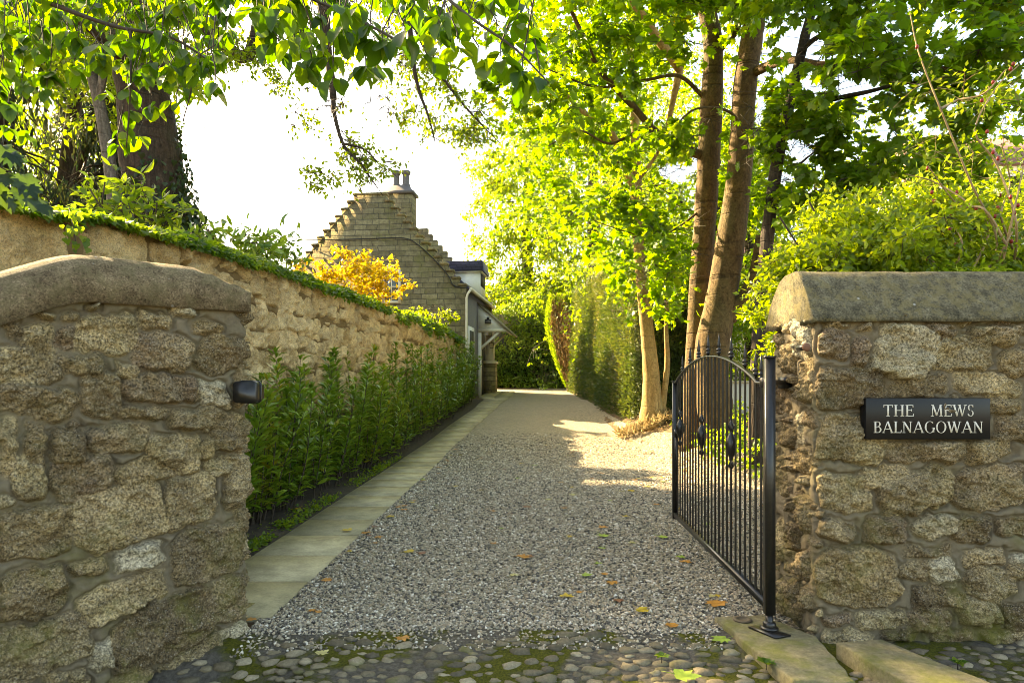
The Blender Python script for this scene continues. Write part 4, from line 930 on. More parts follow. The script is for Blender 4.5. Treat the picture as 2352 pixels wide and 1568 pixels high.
slab('threshold_stone', [(1.22, 4.10), (1.52, 4.13), (1.68, 3.78), (1.62, 3.20), (1.33, 3.22)], -.06, .045, M['kerb'], 'mossy worn stone slab under the gate pivot', 'stone slab')
slab('kerb_stone', [(1.72, 3.62), (1.98, 3.66), (2.35, 2.75), (2.15, 2.55), (1.92, 2.55)], -.08, .075, M['kerb'], 'long tan kerb stone in front of the right stone wall', 'kerb stone')
PP = empty('pivot_plate', (1.455, 3.84, .05), 'black iron pivot plate bolted to the mossy slab under the gate', 'plate')
mb = MB(); mb.prism([np.array(v) for v in ((1.35, 3.90, .0465), (1.40, 3.92, .0465), (1.54, 3.77, .0465), (1.44, 3.73, .0465))], (0, 0, .010)); mb.obj('plate', M['iron'], PP)
mb = MB(); mb.lathe([(.05, .057), (.05, .066), (.03, .072)], (1.455, 3.86, 0), 12); mb.obj('socket', M['iron'], PP)
mb = MB(); mb.lathe([(.055, .0462), (.055, .053), (.03, .056), (.03, .050)], (1.36, 4.03, 0), 14); PS = mb.obj('bolt_socket', m_plain('rusted_ring', (.10, .07, .04), .7)); tag(PS, 'small round rusted socket set in the mossy slab behind the gate pivot', 'socket')

# ------------------------------------------------------------------ where the sun gets through
for y_ in np.arange(10.6, 15.4, .55):
    SUN_SPOTS.append(((np.interp(y_, [10.6, 13, 15.4], [2.35, 2.95, 3.0]), y_, .2), np.interp(y_, [10.6, 12, 14, 15.4], [.8, 1.35, 1.35, .7])))
SUN_SPOTS += [((rs.uniform(-1.2, 2.2), 11+15*rs.rand()**.8, .3), rs.uniform(.08, .26)) for _ in range(60)]
SUN_SPOTS += [((3.3, 9.6, .1), .35), ((3.3, 10.3, .2), .6), ((4.2, 11.0, .3), .5), ((3.4, 8.2, .03), .22)]
SUN_SPOTS += [((x, 31.6+.1*x, 1.1), .75) for x in (-1.2, -.2, .8, 1.8, 2.7)]
SUN_SPOTS += [((3.2, 16, z), .40) for z in (.7, 1.2, 1.7, 2.2, 2.8)] + [((3.35, 12.3, z), .28) for z in (1.4, 1.8, 3.2, 4.3, 5.2)] + [((3.5, 11.8, z), .36) for z in (1.2, 1.6, 2.0, 2.4, 2.9, 3.3, 4.2)]
SUN_SPOTS += [((x, y, z), .7) for x, y, z in ((2.9, 6.2, 2.6), (3.5, 6.2, 3.2), (4.3, 6.0, 3.2), (2.5, 6.4, 2.0))]
SUN_SPOTS += [((1.66, 4.1, 1.95), .22), ((1.66, 4.1, .9), .14), ((1.66, 4.0, .35), .16), ((1.66, 4.1, 1.35), .10)]
SUN_SPOTS += [((-3.1, 15.2, 3.6), .9), ((-3.6, 14.6, 4.2), .8), ((-2.1, 19.6, 3.2), .6), ((-2.0, 21.5, 3.2), .5)]
SUN_SPOTS += [((-1.2, 28.2, 4.0), .7)]

# ------------------------------------------------------------------ trees
def tree(label, loc, bark, limbs, cat='tree', group=None, name='tree', wob=.02, n=10):
    """limbs: list of (name, rows of [x, y, z, r])"""
    t = empty(name, loc, label, cat, group); first = None
    for nm, rows in limbs:
        R = spline(np.array(rows, float), 5); mb = MB(); mb.tube(R[:, :3], R[:, 3]*(1+wob*rs.randn(len(R))), n if R[0, 3] > .06 else 6)
        o = mb.obj(nm, bark, t, True)
    return t
def L(rows, Y=None): return [[*at(r[0], r[1], r[2] if Y is None else Y), r[-1]] for r in rows]
def fill(LV, TW, u0, u1, v0, v1, Y0, Y1, n, r, nl, size, **kw):
    for _ in range(n):
        c = at(rs.uniform(u0, u1), rs.uniform(v0, v1), rs.uniform(Y0, Y1)); cluster(LV, TW, c, r*rs.uniform(.7, 1.3), nl, size, **kw)
def crown_obj(t, LV, TW, kind, mat, keep=crown_keep, name='crown'):
    LV.obj(name, kind, mat, t, keep)
    if TW is not None and TW.V: TW.obj('twigs', M['twig'], t)

# --- the two big sycamore stems by the gate
A = tree('straight sycamore trunk just behind the leaning one, with a limb reaching left over the drive', (3.35, 12.4, .3), M['bark'], [
    ('trunk', L([(1590, 1035, 12.4, .30), (1596, 960, 12.4, .23), (1600, 830, 12.4, .21), (1613, 600, 12.35, .205), (1626, 400, 12.3, .195), (1632, 280, 12.3, .20), (1638, 110, 12.2, .17), (1622, 0, 12.2, .155), (1610, -250, 12.2, .12), (1620, -700, 12, .05)])),
    ('branch', L([(1612, 358, 12.3, .085), (1560, 335, 12.0, .075), (1508, 305, 11.6, .065), (1450, 240, 11.2, .055), (1380, 165, 10.8, .045), (1340, 85, 10.5, .035), (1300, 0, 10.3, .025)])),
    ('branch', L([(1508, 305, 11.6, .03), (1470, 300, 11.2, .026), (1400, 330, 10.8, .02), (1330, 300, 10.4, .015), (1260, 335, 10, .01)])),
    ('branch', L([(1636, 130, 12.2, .10), (1660, 100, 12.1, .09), (1690, 70, 12.0, .07), (1700, 20, 11.9, .05)])),
    ('branch', L([(1622, 230, 12.3, .04), (1560, 175, 12, .034), (1480, 185, 11.6, .027), (1370, 200, 11.2, .018), (1260, 160, 10.8, .01)])),
    ('branch', L([(1612, 480, 12.35, .022), (1560, 520, 12, .018), (1500, 545, 11.6, .014), (1400, 520, 11.2, .009), (1330, 490, 11, .006)]))])
B = tree('thick smooth sycamore trunk leaning right, bare lower down and nearest the gate bars', (3.55, 11.8, .3), M['bark'], [
    ('trunk', L([(1655, 1045, 11.8, .42), (1648, 985, 11.8, .32), (1637, 880, 11.8, .29), (1636, 800, 11.8, .295), (1656, 690, 11.8, .265), (1677, 560, 11.8, .24), (1698, 400, 11.8, .21), (1711, 200, 11.8, .19), (1728, 80, 11.8, .185), (1735, 0, 11.8, .175), (1750, -350, 11.8, .13), (1760, -800, 11.8, .05)])),
    ('branch', L([(1735, 165, 11.7, .085), (1775, 148, 11.2, .07), (1820, 138, 10.6, .06), (1890, 150, 10, .055), (1990, 150, 9.4, .046), (2110, 150, 8.8, .036), (2250, 175, 8.3, .02)])),
    ('branch', L([(1672, 730, 11.8, .15), (1692, 705, 11.7, .13), (1712, 680, 11.6, .12), (1735, 620, 11.5, .10), (1745, 540, 11.4, .06)])),
    ('branch', L([(1720, 330, 11.7, .03), (1680, 260, 11.2, .025), (1600, 250, 10.7, .018), (1540, 300, 10.3, .01)]))])
D = tree('thin dark sycamore stem to the right of the leaning trunk with arching dark boughs', (3.5, 10.0, .2), M['bark_dark'], [
    ('trunk', L([(1728, 1150, 10, .15), (1735, 1040, 10, .115), (1742, 800, 10, .105), (1757, 600, 10, .095), (1775, 440, 10, .09), (1795, 320, 10, .085), (1822, 200, 10, .075), (1850, 80, 10, .07), (1868, -20, 10, .06), (1890, -400, 10, .03)])),
    ('branch', L([(1788, 345, 10, .05), (1830, 262, 9.8, .042), (1900, 232, 9.5, .036), (1990, 212, 9.2, .03), (2090, 190, 8.9, .02), (2200, 200, 8.6, .012)])),
    ('branch', L([(1838, 120, 10, .04), (1880, 85, 9.8, .034), (1960, 60, 9.4, .026), (2080, 40, 9, .016)])),
    ('branch', L([(1783, 390, 10, .025), (1820, 388, 9.8, .02), (1870, 350, 9.6, .008)])),
    ('branch', L([(1775, 430, 10, .03), (1830, 440, 9.8, .022), (1900, 470, 9.5, .014)]))])
LV, TW = Leaves(), MB()
fill(LV, TW, 1760, 2380, -150, 50, 8.2, 10, 30, .75, 65, 0.152, k=6)
fill(LV, TW, 1900, 2380, 40, 330, 8.2, 9.6, 30, .65, 62, 0.152, k=6)
fill(LV, TW, 1730, 1930, 180, 330, 9.0, 10.2, 16, .5, 55, 0.136, k=6)
fill(LV, TW, 1760, 1900, 330, 470, 9.2, 10.2, 16, .45, 52, 0.136, k=6)
fill(LV, TW, 1880, 2300, 300, 420, 8.6, 9.8, 15, .6, 62, 0.136, k=6)
crown_obj(D, LV, TW, 'maple', M['syc'])
LV, TW = Leaves(), MB()
fill(LV, TW, 1560, 1780, -120, 30, 10, 11.5, 18, .6, 62, 0.152, k=6); fill(LV, TW, 1690, 1790, 230, 380, 10.2, 11.2, 8, .45, 52, 0.144, k=6)
fill(LV, TW, 1560, 1660, 230, 330, 10.0, 11.2, 6, .45, 52, 0.144, k=6)
fill(LV, TW, 1600, 1740, -900, -150, 8, 16, 60, 1.3, 93, 0.160, k=7)
crown_obj(B, LV, TW, 'maple', M['syc'])
LV, TW = Leaves(), MB()
fill(LV, TW, 1250, 1600, -150, 120, 9.8, 12, 22, .75, 65, 0.152, k=6); fill(LV, TW, 1120, 1500, 60, 330, 9.6, 11.8, 18, .62, 58, 0.144, k=6)
fill(LV, TW, 1430, 1600, 480, 700, 10.5, 12.2, 20, .5, 55, 0.144, k=6); fill(LV, TW, 1330, 1540, 330, 560, 10.5, 12, 12, .5, 52, 0.136, k=6)
crown_obj(A, LV, TW, 'maple', M['syc'])
# --- young lit sycamore further back
C = tree('slimmer forked sycamore glowing in the sun at the end of the hedge', (3.3, 16, .5), M['bark_sunlit'], [
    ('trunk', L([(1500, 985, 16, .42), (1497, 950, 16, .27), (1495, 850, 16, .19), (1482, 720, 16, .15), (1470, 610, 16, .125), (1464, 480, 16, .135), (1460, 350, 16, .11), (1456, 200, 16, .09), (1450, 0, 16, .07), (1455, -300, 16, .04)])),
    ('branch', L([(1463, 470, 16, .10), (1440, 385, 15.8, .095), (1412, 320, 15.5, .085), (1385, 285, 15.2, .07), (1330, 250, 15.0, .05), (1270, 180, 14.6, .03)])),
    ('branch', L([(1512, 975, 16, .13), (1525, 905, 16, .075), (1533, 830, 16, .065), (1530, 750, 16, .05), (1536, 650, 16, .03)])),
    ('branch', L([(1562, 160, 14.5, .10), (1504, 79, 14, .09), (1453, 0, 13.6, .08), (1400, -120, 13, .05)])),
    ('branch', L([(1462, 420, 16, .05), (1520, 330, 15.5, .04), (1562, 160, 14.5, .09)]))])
LV, TW = Leaves(), MB()
fill(LV, TW, 1180, 1620, -100, 300, 14, 18, 46, 1.0, 93, 0.136, k=7); fill(LV, TW, 1150, 1560, 280, 520, 15, 18.5, 36, .9, 86, 0.128, k=7)
fill(LV, TW, 1400, 1600, 520, 740, 14.5, 17.5, 26, .6, 77, 0.128, k=7); fill(LV, TW, 1300, 1600, -700, -100, 14, 20, 50, 1.6, 108, 0.160, k=7)
fill(LV, TW, 1650, 1780, 300, 760, 14.5, 17.5, 40, .7, 77, 0.128, k=7)
crown_obj(C, LV, TW, 'maple', M['syc'])

# --- trees behind, on the right of the house and behind the hedge
def blob(LV, TW, c, rad, ncl, nl, r, size, hollow=.35, **kw):
    for _ in range(ncl):
        d = dirs(1)[0]; q = rs.uniform(hollow, 1)**.6; b = 1+.22*math.sin(d[0]*5+c[0])+.18*math.sin(d[2]*7+c[1])
        cluster(LV, TW, np.array(c)+d*np.array(rad)*q*b, r*rs.uniform(.7, 1.3), nl, size, **kw)
def back_tree(label, x, y, h, rx, rz, ncl, nl=70, r=1.1, size=.19, mat='far', lean=0, low=None, bark='bark_dark', group='trees behind the drive', ry=None):
    g = float(zg(x, y)); cz = g+h-rz
    limbs = [('trunk', [[x, y, g-.2, .035*h*.75+.06], [x+.1, y, g+h*.25, .02*h+.05], [x+lean*.5, y, g+h*.55, .014*h+.03], [x+lean, y, g+h*.9, .03]])]
    for k in range(5):
        a = rs.uniform(0, 6.28); z0 = g+h*rs.uniform(.25, .5); limbs.append(('branch', [[x+lean*.3, y, z0, .06], [x+lean*.4+rx*.35*math.cos(a), y+rx*.35*math.sin(a), z0+h*.12, .045], [x+lean*.5+rx*.8*math.cos(a), y+rx*.8*math.sin(a), z0+h*.2, .015]]))
    t = tree(label, (x, y, g), M[bark], limbs, 'tree', group, n=8); LV, TW = Leaves(), MB()
    blob(LV, TW, (x+lean*.6, y, cz), (rx, ry or rx, rz), ncl, nl, r, size, k=6, tw_r=.012)
    if low: blob(LV, TW, (x+lean*.4, y, g+low), (rx*.9, (ry or rx)*.9, low*.8), ncl//3, nl, r, size, k=6, tw_r=.012)
    crown_obj(t, LV, TW, 'simple', M[mat]); return t
back_tree('tall bright tree whose crown stands immediately right of the house roof', .9, 42, 17.5, 4.3, 8.4, 330, 80, 1.2, .26, low=4)
back_tree('broad leafy tree behind the brown conifer at the far bend', 4.4, 37, 19, 4.6, 9.5, 230, 80, 1.2, .24, low=4)
back_tree('yellowing tree over the middle of the clipped hedge', 5.0, 27, 12.5, 2.9, 5.6, 190, 80, .9, .17, low=3)
back_tree('dense tree between the hedge and the sycamore trunks', 7.2, 24, 13, 3.0, 6.0, 170, 80, .9, .17, low=3)
back_tree('dark leafy tree behind the leaning sycamore trunk', 9.4, 27, 12, 3.0, 5.6, 100, 80, 1.0, .18, low=3)
back_tree('shady tree standing behind the bright garden bush', 10.5, 20, 8.5, 2.8, 3.8, 90, 80, .9, .16, low=2.5)
back_tree('leafy tree behind the rose stems on the far right', 13.0, 17, 8.5, 2.6, 3.8, 90, 80, .9, .16, low=2.5)
back_tree('spreading high tree far behind the hedge', 9.0, 44, 21, 5.0, 10, 170, 80, 1.4, .28, low=4)
back_tree('wide tree filling the distance right of the dark sycamore stem', 16.0, 36, 13, 5.0, 6.0, 90, 80, 1.3, .25, low=4)

# --- clipped yew hedge, laurel hedge, leaning brown conifer at the bend
def hedge_face(label, name, poly_fn, n, size, kind, mat, core, parent_loc, cat='hedge'):
    h = empty(name, parent_loc, label, cat); LV = Leaves(); P, N = poly_fn(n)
    lump = .16*fbm(P[:, 1]*1.1+P[:, 0], P[:, 2]*1.1, 3)+.10*fbm(P[:, 1]*3+P[:, 0]*3, P[:, 2]*3, 5)
    P = P+N*(lump+rs.uniform(-.22, .10, n))[:, None]; D = unit(N*.7+dirs(n)*.7+np.array([0, 0, .35])); NN = unit(N*.5+dirs(n)*.8+np.array([0, 0, .5]))
    LV.add(P, D, NN, size*rs.uniform(.6, 1.3, n), np.clip(.5+fbm(P[:, 1]*1.3, P[:, 2]*1.3, 8)*.9+rs.uniform(-.3, .3, n), 0, 1))
    LV.obj('foliage', kind, mat, h, None); mb = MB(); core(mb); mb.obj('dark_core', M['core'], h); return h
def yew_pts(n):
    """near end face, drive face and top of the hedge"""
    q = rs.rand(n); y = rs.uniform(17.3, 30.5, n); g = zg(2.9, y); top = np.interp(y, [17.3, 20, 30.5], [4.0, 4.7, 5.3]); fx = np.interp(y, [17.3, 20, 30.5], [3.0, 2.78, 2.62])
    z = g+rs.rand(n)**.9*(top-g); P = np.stack([fx+.18*((z-g)/4)**2, y, z], -1); N = np.tile([-1, -.15, .1], (n, 1))
    e = q < .30; x = rs.uniform(2.95, 5.6, n); P[e] = np.stack([x, 17.25+.1*(x-3), zg(x, 17.3*np.ones(n))+rs.rand(n)*3.6], -1)[e]; N[e] = [-.2, -1, .1]
    tpm = q > .86; x2 = fx+rs.uniform(0, 1.6, n); P[tpm] = np.stack([x2, y, top+.25*rs.rand(n)], -1)[tpm]; N[tpm] = [0, 0, 1]; return P, unit(N.astype(float))
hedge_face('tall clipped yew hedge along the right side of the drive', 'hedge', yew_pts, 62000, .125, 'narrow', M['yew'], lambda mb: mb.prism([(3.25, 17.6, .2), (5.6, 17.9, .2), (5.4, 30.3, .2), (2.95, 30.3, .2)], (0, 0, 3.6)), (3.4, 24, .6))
def laurel_pts(n):
    x = rs.uniform(-3.0, 5.5, n); yy = 35.2-.08*x; z = 1.05+rs.rand(n)*(4.6+.5*np.sin(x*1.7)); return np.stack([x, yy+.2*((z-1)/4)**2, z], -1), np.tile([0, -1.0, .1], (n, 1))
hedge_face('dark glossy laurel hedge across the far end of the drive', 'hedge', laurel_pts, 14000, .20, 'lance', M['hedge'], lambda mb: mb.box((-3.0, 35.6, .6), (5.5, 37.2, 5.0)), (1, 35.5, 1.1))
BS = empty('laurel_bush', (1.9, 32.2, 1.1), 'low laurel bush at the foot of the leaning brown conifer', 'bush'); LV, TW = Leaves(), MB()
for _ in range(26): cluster(LV, TW, np.array([1.55, 33.0, 1.75])+dirs(1)[0]*np.array([.75, .4, .6])*rs.uniform(.2, 1), .4, 36, .19, k=5)
LV.obj('foliage', 'lance', M['laurel'], BS, None); TW.obj('stems', M['twig'], BS)
BC = tree('leaning conifer with browned foliage and a green sunny rim at the end of the hedge', (2.55, 30.9, 1.0), M['bark'], [('trunk', [[2.62, 30.9, .8, .13], [2.5, 30.9, 2.0, .10], [2.1, 30.9, 4.0, .06], [1.95, 30.9, 5.2, .03]])])
LV, LG = Leaves(), Leaves(); n = 7000; tz = rs.rand(n)**.8; a = rs.uniform(0, 6.283, n); rad = np.interp(tz, [0, .12, .35, .7, 1], [.12, .30, .50, .58, .30])*(.75+.3*rs.rand(n))
cx_ = np.interp(tz, [0, .3, .6, 1], [2.60, 2.38, 2.12, 2.02]); P = np.stack([cx_+rad*np.cos(a), 30.9+rad*np.sin(a), 1.15+tz*4.2], -1); Dd = unit(np.stack([np.cos(a)*.5, np.sin(a)*.5, np.full(n, .8)], -1)+dirs(n)*.35)
g_ = (np.cos(a) < -.55-.25*rs.rand(n)) | (tz > .82+.2*rs.rand(n)); LV.add(P[~g_], Dd[~g_], dirs((~g_).sum()), .16*rs.uniform(.6, 1.3, (~g_).sum())); LG.add(P[g_], Dd[g_], dirs(g_.sum()), .15*rs.uniform(.6, 1.3, g_.sum()))
LV.obj('crown', 'narrow', M['brownleaf'], BC, None); LG.obj('green_rim', 'narrow', M['ivy'], BC, None)

# --- big old trunk behind the boundary wall, with ivy, and its crown over the drive
OT = tree('massive old ivy-clad tree trunk behind the left boundary wall', (-6.4, 12, 0), M['bark_dark'], [
    ('trunk', L([(372, 1000, 12, .75), (368, 700, 12, .62), (362, 520, 12, .56), (350, 400, 12, .50), (338, 280, 12, .46), (325, 180, 12, .43), (318, 80, 12, .40), (310, -60, 12, .36), (300, -400, 12, .22), (300, -800, 12, .08)]), ),
    ('branch', L([(335, 60, 12, .26), (400, 30, 12, .2), (470, 60, 11.8, .15), (530, 118, 11.5, .11), (565, 130, 11.3, .10), (582, 95, 11.2, .09), (600, 0, 11.2, .06)])),
    ('branch', L([(310, -60, 12, .25), (450, -150, 11.8, .18), (620, -140, 11.6, .14), (730, -20, 11.4, .10), (752, 120, 11.2, .075), (765, 215, 11, .055), (766, 260, 11, .03)])),
    ('branch', L([(766, 215, 11, .04), (768, 262, 10.9, .034), (790, 335, 10.8, .028), (830, 378, 10.7, .018), (852, 410, 10.7, .012), (880, 450, 10.6, .006)])),
    ('branch', L([(790, 330, 10.8, .02), (840, 345, 10.7, .016), (880, 390, 10.6, .008)])),
    ('branch', L([(620, -140, 11.6, .12), (800, -160, 11.2, .09), (920, -20, 11, .055), (955, 180, 10.8, .03), (985, 270, 10.7, .016), (1000, 330, 10.6, .007)])),
    ('branch', L([(920, -20, 11, .05), (980, 120, 10.8, .03), (1040, 210, 10.6, .02), (1100, 280, 10.5, .012), (1150, 330, 10.4, .006)])),
    ('branch', L([(330, 170, 12, .12), (270, 120, 11.5, .10), (200, 60, 11, .07), (100, 0, 10.5, .04)]))], wob=.03, n=16)
LV, TW = Leaves(), MB(); kw = dict(k=6, tw_r=.007)
def spray(pts, n, r, nl, size, LV=LV, TW=TW):
    for _ in range(n):
        q = rs.rand()*(len(pts)-1); i = int(q); f = q-i; a, b = np.array(pts[i]), np.array(pts[min(i+1, len(pts)-1)]); c = a+(b-a)*f
        cluster(LV, TW, at(c[0]+rs.randn()*16, c[1]+rs.randn()*12, 11+rs.uniform(-.6, .6)), r*rs.uniform(.6, 1.2), nl, size, **kw)
for pts, n in (([(740, 120), (766, 215), (768, 265), (800, 340), (840, 385), (875, 430)], 26), ([(790, 330), (850, 350), (885, 395)], 8), ([(650, 220), (690, 270), (700, 200)], 5), ([(690, 400), (740, 420), (790, 400)], 7), ([(930, 100), (960, 200), (1000, 320)], 16), ([(880, 190), (900, 250), (950, 290)], 10), ([(1000, 140), (1060, 230), (1120, 300)], 18), ([(540, 110), (600, 150), (640, 190)], 9), ([(560, 60), (620, 120), (560, 170)], 7), ([(1040, 300), (1100, 340), (1070, 300)], 8)):
    spray(pts, n, .40, 46, .095)
fill(LV, TW, 560, 1150, -60, 160, 10.2, 12, 60, .55, 60, .10, **kw)
fill(LV, TW, -150, 520, -200, 110, 10, 13, 70, .8, 56, .12, **kw)
fill(LV, TW, 420, 560, 60, 240, 10.5, 12.5, 12, .4, 44, .10, **kw)
for _ in range(230):                                        # the crown above the picture, shading the drive
    d = dirs(1)[0]; c = np.array([-4.6, 13.0, 11.8])+d*np.array([6.2, 6.0, 3.4])*rs.uniform(.2, 1)
    if c[2] > 8.4: cluster(LV, None, c, 1.1, 46, .17, k=5)
crown_obj(OT, LV, TW, 'simple', M['far'], lambda P: crown_keep(P))
IV_ = Leaves(); n = 5200; tt = rs.rand(n)**1.25; a = rs.uniform(-2.9, .9, n); u_ = 366-45*tt+0*a; base = np.array([at(u, 560-380*t_, 12) for u, t_ in zip(u_, tt)])
kp = rs.rand(n) < np.clip(.95-1.25*tt-.35*np.abs(a-.3)/1.5+.5*fbm(a*2, tt*7, 4), 0, 1); rr_ = np.interp(tt, [0, .4, 1], [.66, .54, .46])+rs.uniform(.0, .20, n)*(1.2-tt)
P = base+np.stack([np.cos(a)*rr_, np.sin(a)*rr_, rs.uniform(-.1, .1, n)], -1); IV_.add(P[kp], unit(dirs(kp.sum())*.6+np.array([0, 0, -.8])), unit(np.stack([np.cos(a), np.sin(a), .4+0*a], -1)[kp]+dirs(kp.sum())*.5), .11*rs.uniform(.6, 1.3, kp.sum()))
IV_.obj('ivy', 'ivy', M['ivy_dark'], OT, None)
GS = tree('slim grey ridged stem leaning beside the massive ivy-clad trunk', (-7.4, 11.5, 0), M['bark_grey'], [('trunk', L([(268, 700, 11.5, .11), (262, 480, 11.5, .11), (255, 400, 11.5, .105), (240, 300, 11.5, .10), (224, 220, 11.5, .095), (205, 150, 11.5, .08), (170, 40, 11.5, .06)])), ('branch', L([(226, 230, 11.5, .07), (240, 160, 11.4, .06), (262, 60, 11.3, .04)]))])
LV, TW = Leaves(), MB(); fill(LV, TW, 120, 320, -120, 60, 11, 12.5, 16, .6, 50, .12, **kw); crown_obj(GS, LV, TW, 'simple', M['far'])
# conifers further left, trees behind them that shade the drive
def conifer(label, x, y, h, r, n, mat='con'):
    g = 0; t = tree(label, (x, y, g), M['bark_dark'], [('trunk', [[x, y, -.2, .26], [x, y, h*.5, .17], [x, y, h, .03]])], group='conifers left of the old trunk'); LV, TW = Leaves(), MB()
    for _ in range(n):
        f = rs.uniform(.12, 1); a = rs.uniform(0, 6.283); rr = r*(1.05-f)*rs.uniform(.4, 1.1)+.3; z = h*f; b = np.array([x, y, z+.3]); e = np.array([x+rr*math.cos(a), y+rr*math.sin(a), z-rr*.25])
        TW.tube(np.stack([b, (b+e)/2+np.array([0, 0, .15]), e]), [.035, .022, .008], 4, False); m = int(60*rr/r)+14; q = rs.rand(m)**.6; P = b+(e-b)*q[:, None]+np.stack([rs.randn(m)*.16, rs.randn(m)*.16, -np.abs(rs.randn(m))*.30], -1)
        LV.add(P, unit(dirs(m)*.5+np.array([0, 0, -1.0])), dirs(m), .34*rs.uniform(.5, 1.2, m))
    LV.obj('crown', 'narrow', M[mat], t, lambda P: crown_keep(P)); TW.obj('branch', M['bark_dark'], t); return t
conifer('dark drooping conifer with a reddish trunk at the left edge', -11.6, 15.5, 12, 2.3, 200)
conifer('dark drooping conifer close to the left of the old trunk', -10.6, 18.2, 13, 2.0, 190)
conifer('tall dark conifer standing deeper behind the old trunk', -16.4, 25.5, 15, 2.9, 220)
back_tree('leafy tree far behind the old trunk', -20.5, 30, 15, 3.6, 6.5, 120, 80, 1.2, .25, group='trees behind the boundary wall', low=4)
back_tree('leafy tree beyond the left conifer', -16.5, 19, 12, 3.2, 5.5, 100, 80, 1.1, .22, group='trees behind the boundary wall', low=3)

ST = tree('added broad tree behind the old trunk, its crown shaped to shade the drive', (-13.5, 20, 0), M['bark_dark'], [('trunk', [[-13.5, 20, -.2, .4], [-13.3, 20, 5, .3], [-12.6, 19.6, 9, .2], [-12, 19.3, 13, .06]]), ('branch', [[-13.2, 20, 5.5, .2], [-11.5, 18.5, 8, .12], [-10, 17.5, 9.5, .05]])], group='trees behind the boundary wall')  # tree added to shade the near drive, crown clusters laid along the sun rays
LV, TW = Leaves(), MB(); hz_ = math.cos(_e)
for _ in range(420):
    g = np.array([rs.uniform(-.6, 3.4), rs.uniform(3.6, 9.9), 0]); t_ = rs.uniform(12, 21)/hz_; cluster(LV, TW if rs.rand() < .3 else None, g+SUN*t_, .75, 40, .17, k=5)
crown_obj(ST, LV, TW, 'simple', M['far'])

# ------------------------------------------------------------------ big oval leaves hanging close to the camera
def hang(label, loc, stems, whorls, poly, Y0, Y1, n, size):
    t = empty('overhanging_branch', loc, label, 'branch'); LV, TW = Leaves(), MB()
    for s in stems: q = spline(np.array(L(s)), 5); TW.tube(q[:, :3], q[:, 3], 6)
    W_ = [(u, v, Y) for u, v, Y in whorls]; lo, hi = np.min(poly, 0), np.max(poly, 0)
    while n > 0:
        u, v = rs.uniform(lo[0], hi[0]), rs.uniform(lo[1], hi[1])
        if in_poly(np.array([u]), np.array([v]), poly)[0]: W_.append((u, v, rs.uniform(Y0, Y1))); n -= 1
    for u, v, Y in W_:
        c = at(u, v, Y); m = rs.randint(4, 7); a0 = rs.uniform(0, 6.28); tilt = rs.uniform(.3, .9); TW.tube([c+np.array([rs.uniform(-.08, .08), rs.uniform(-.1, .1), rs.uniform(.12, .3)]), c+np.array([0, 0, .05]), c], [.0035, .003, .002], 4, False)
        a = a0+np.arange(m)*6.283/m+rs.uniform(-.4, .4, m); D_ = unit(np.stack([np.cos(a), np.sin(a)*.8, -tilt-.5*rs.rand(m)], -1)); N_ = unit(np.stack([np.cos(a)*.6, np.sin(a)*.6, .8+0*a], -1)+dirs(m)*.35)
        LV.add(c+rs.randn(m, 3)*.014, D_, N_, size*rs.uniform(.65, 1.15, m))
    LV.obj('foliage', 'oval', M['oval'], t, None); TW.obj('twig', M['twig'], t); return t
hang('branch with large oval leaves hanging into the top left corner', (-2.0, 3.6, 3.4), [[(-60, -60, 3.8, .018), (120, 10, 3.7, .014), (260, 60, 3.7, .010), (400, 90, 3.7, .007), (520, 170, 3.7, .004)], [(300, 70, 3.7, .007), (300, 200, 3.7, .005), (290, 340, 3.8, .003)], [(420, 90, 3.7, .006), (440, 190, 3.7, .004), (420, 280, 3.8, .003)]],
     [(108, 205, 3.9), (50, 195, 4.2), (300, 205, 3.9), (298, 255, 4.0), (282, 300, 4.0), (318, 320, 4.2), (270, 330, 3.9), (350, 240, 4.4), (430, 210, 4.0), (405, 235, 4.2), (395, 175, 4.0), (455, 150, 3.6), (490, 120, 3.4), (495, 185, 2.9), (520, 70, 3.6), (60, 310, 4.6), (10, 290, 3.6), (20, 235, 3.4), (530, 40, 3.8), (345, 150, 4), (240, 215, 4.4)],
     np.array([(-60, -60), (550, -60), (540, 60), (500, 130), (440, 180), (330, 190), (250, 150), (130, 170), (30, 200), (-60, 230)]), 3.4, 5.6, 250, .102)
hang('branch with large oval leaves hanging across the top middle of the picture', (-.6, 3.2, 3.2), [[(540, -80, 3.4, .012), (700, -10, 3.3, .009), (850, 60, 3.2, .007), (960, 120, 3.0, .004)], [(960, -60, 3.2, .010), (1080, 40, 3.0, .007), (1180, 110, 2.9, .005), (1260, 190, 2.8, .003)]],
     [(640, 110, 3.2), (690, 150, 3.2), (715, 150, 3.3), (765, 165, 3.1), (840, 165, 3.1), (865, 160, 3.2), (930, 90, 3.0), (975, 125, 2.8), (1050, 100, 3.0), (1100, 135, 2.9), (1150, 130, 2.8), (1200, 165, 2.8), (1240, 185, 2.8), (590, 20, 3.0), (610, 70, 3.2), (1020, 40, 2.6)],
     np.array([(560, -70), (1250, -70), (1230, 130), (1180, 120), (1060, 80), (960, 85), (860, 130), (780, 140), (690, 120), (610, 80)]), 2.7, 4.2, 104, .105)
tl = Leaves(); c = at(20, 440, 2.6); TLB = empty('overhanging_branch', tuple(c), 'drooping dark sycamore leaves at the left edge above the boundary wall', 'branch')
for u, v in ((-30, 380), (10, 400), (40, 430), (-10, 440), (70, 455), (20, 350), (0, 330), (50, 400), (95, 470), (25, 455), (-20, 410), (60, 425)): tl.add(at(u, v, 2.7)[None], unit(np.array([[.5+rs.rand()*.4, .1, -.8]])), unit(np.array([[.3, -.7+rs.rand()*.4, .6]])), .085*rs.uniform(.8, 1.3))
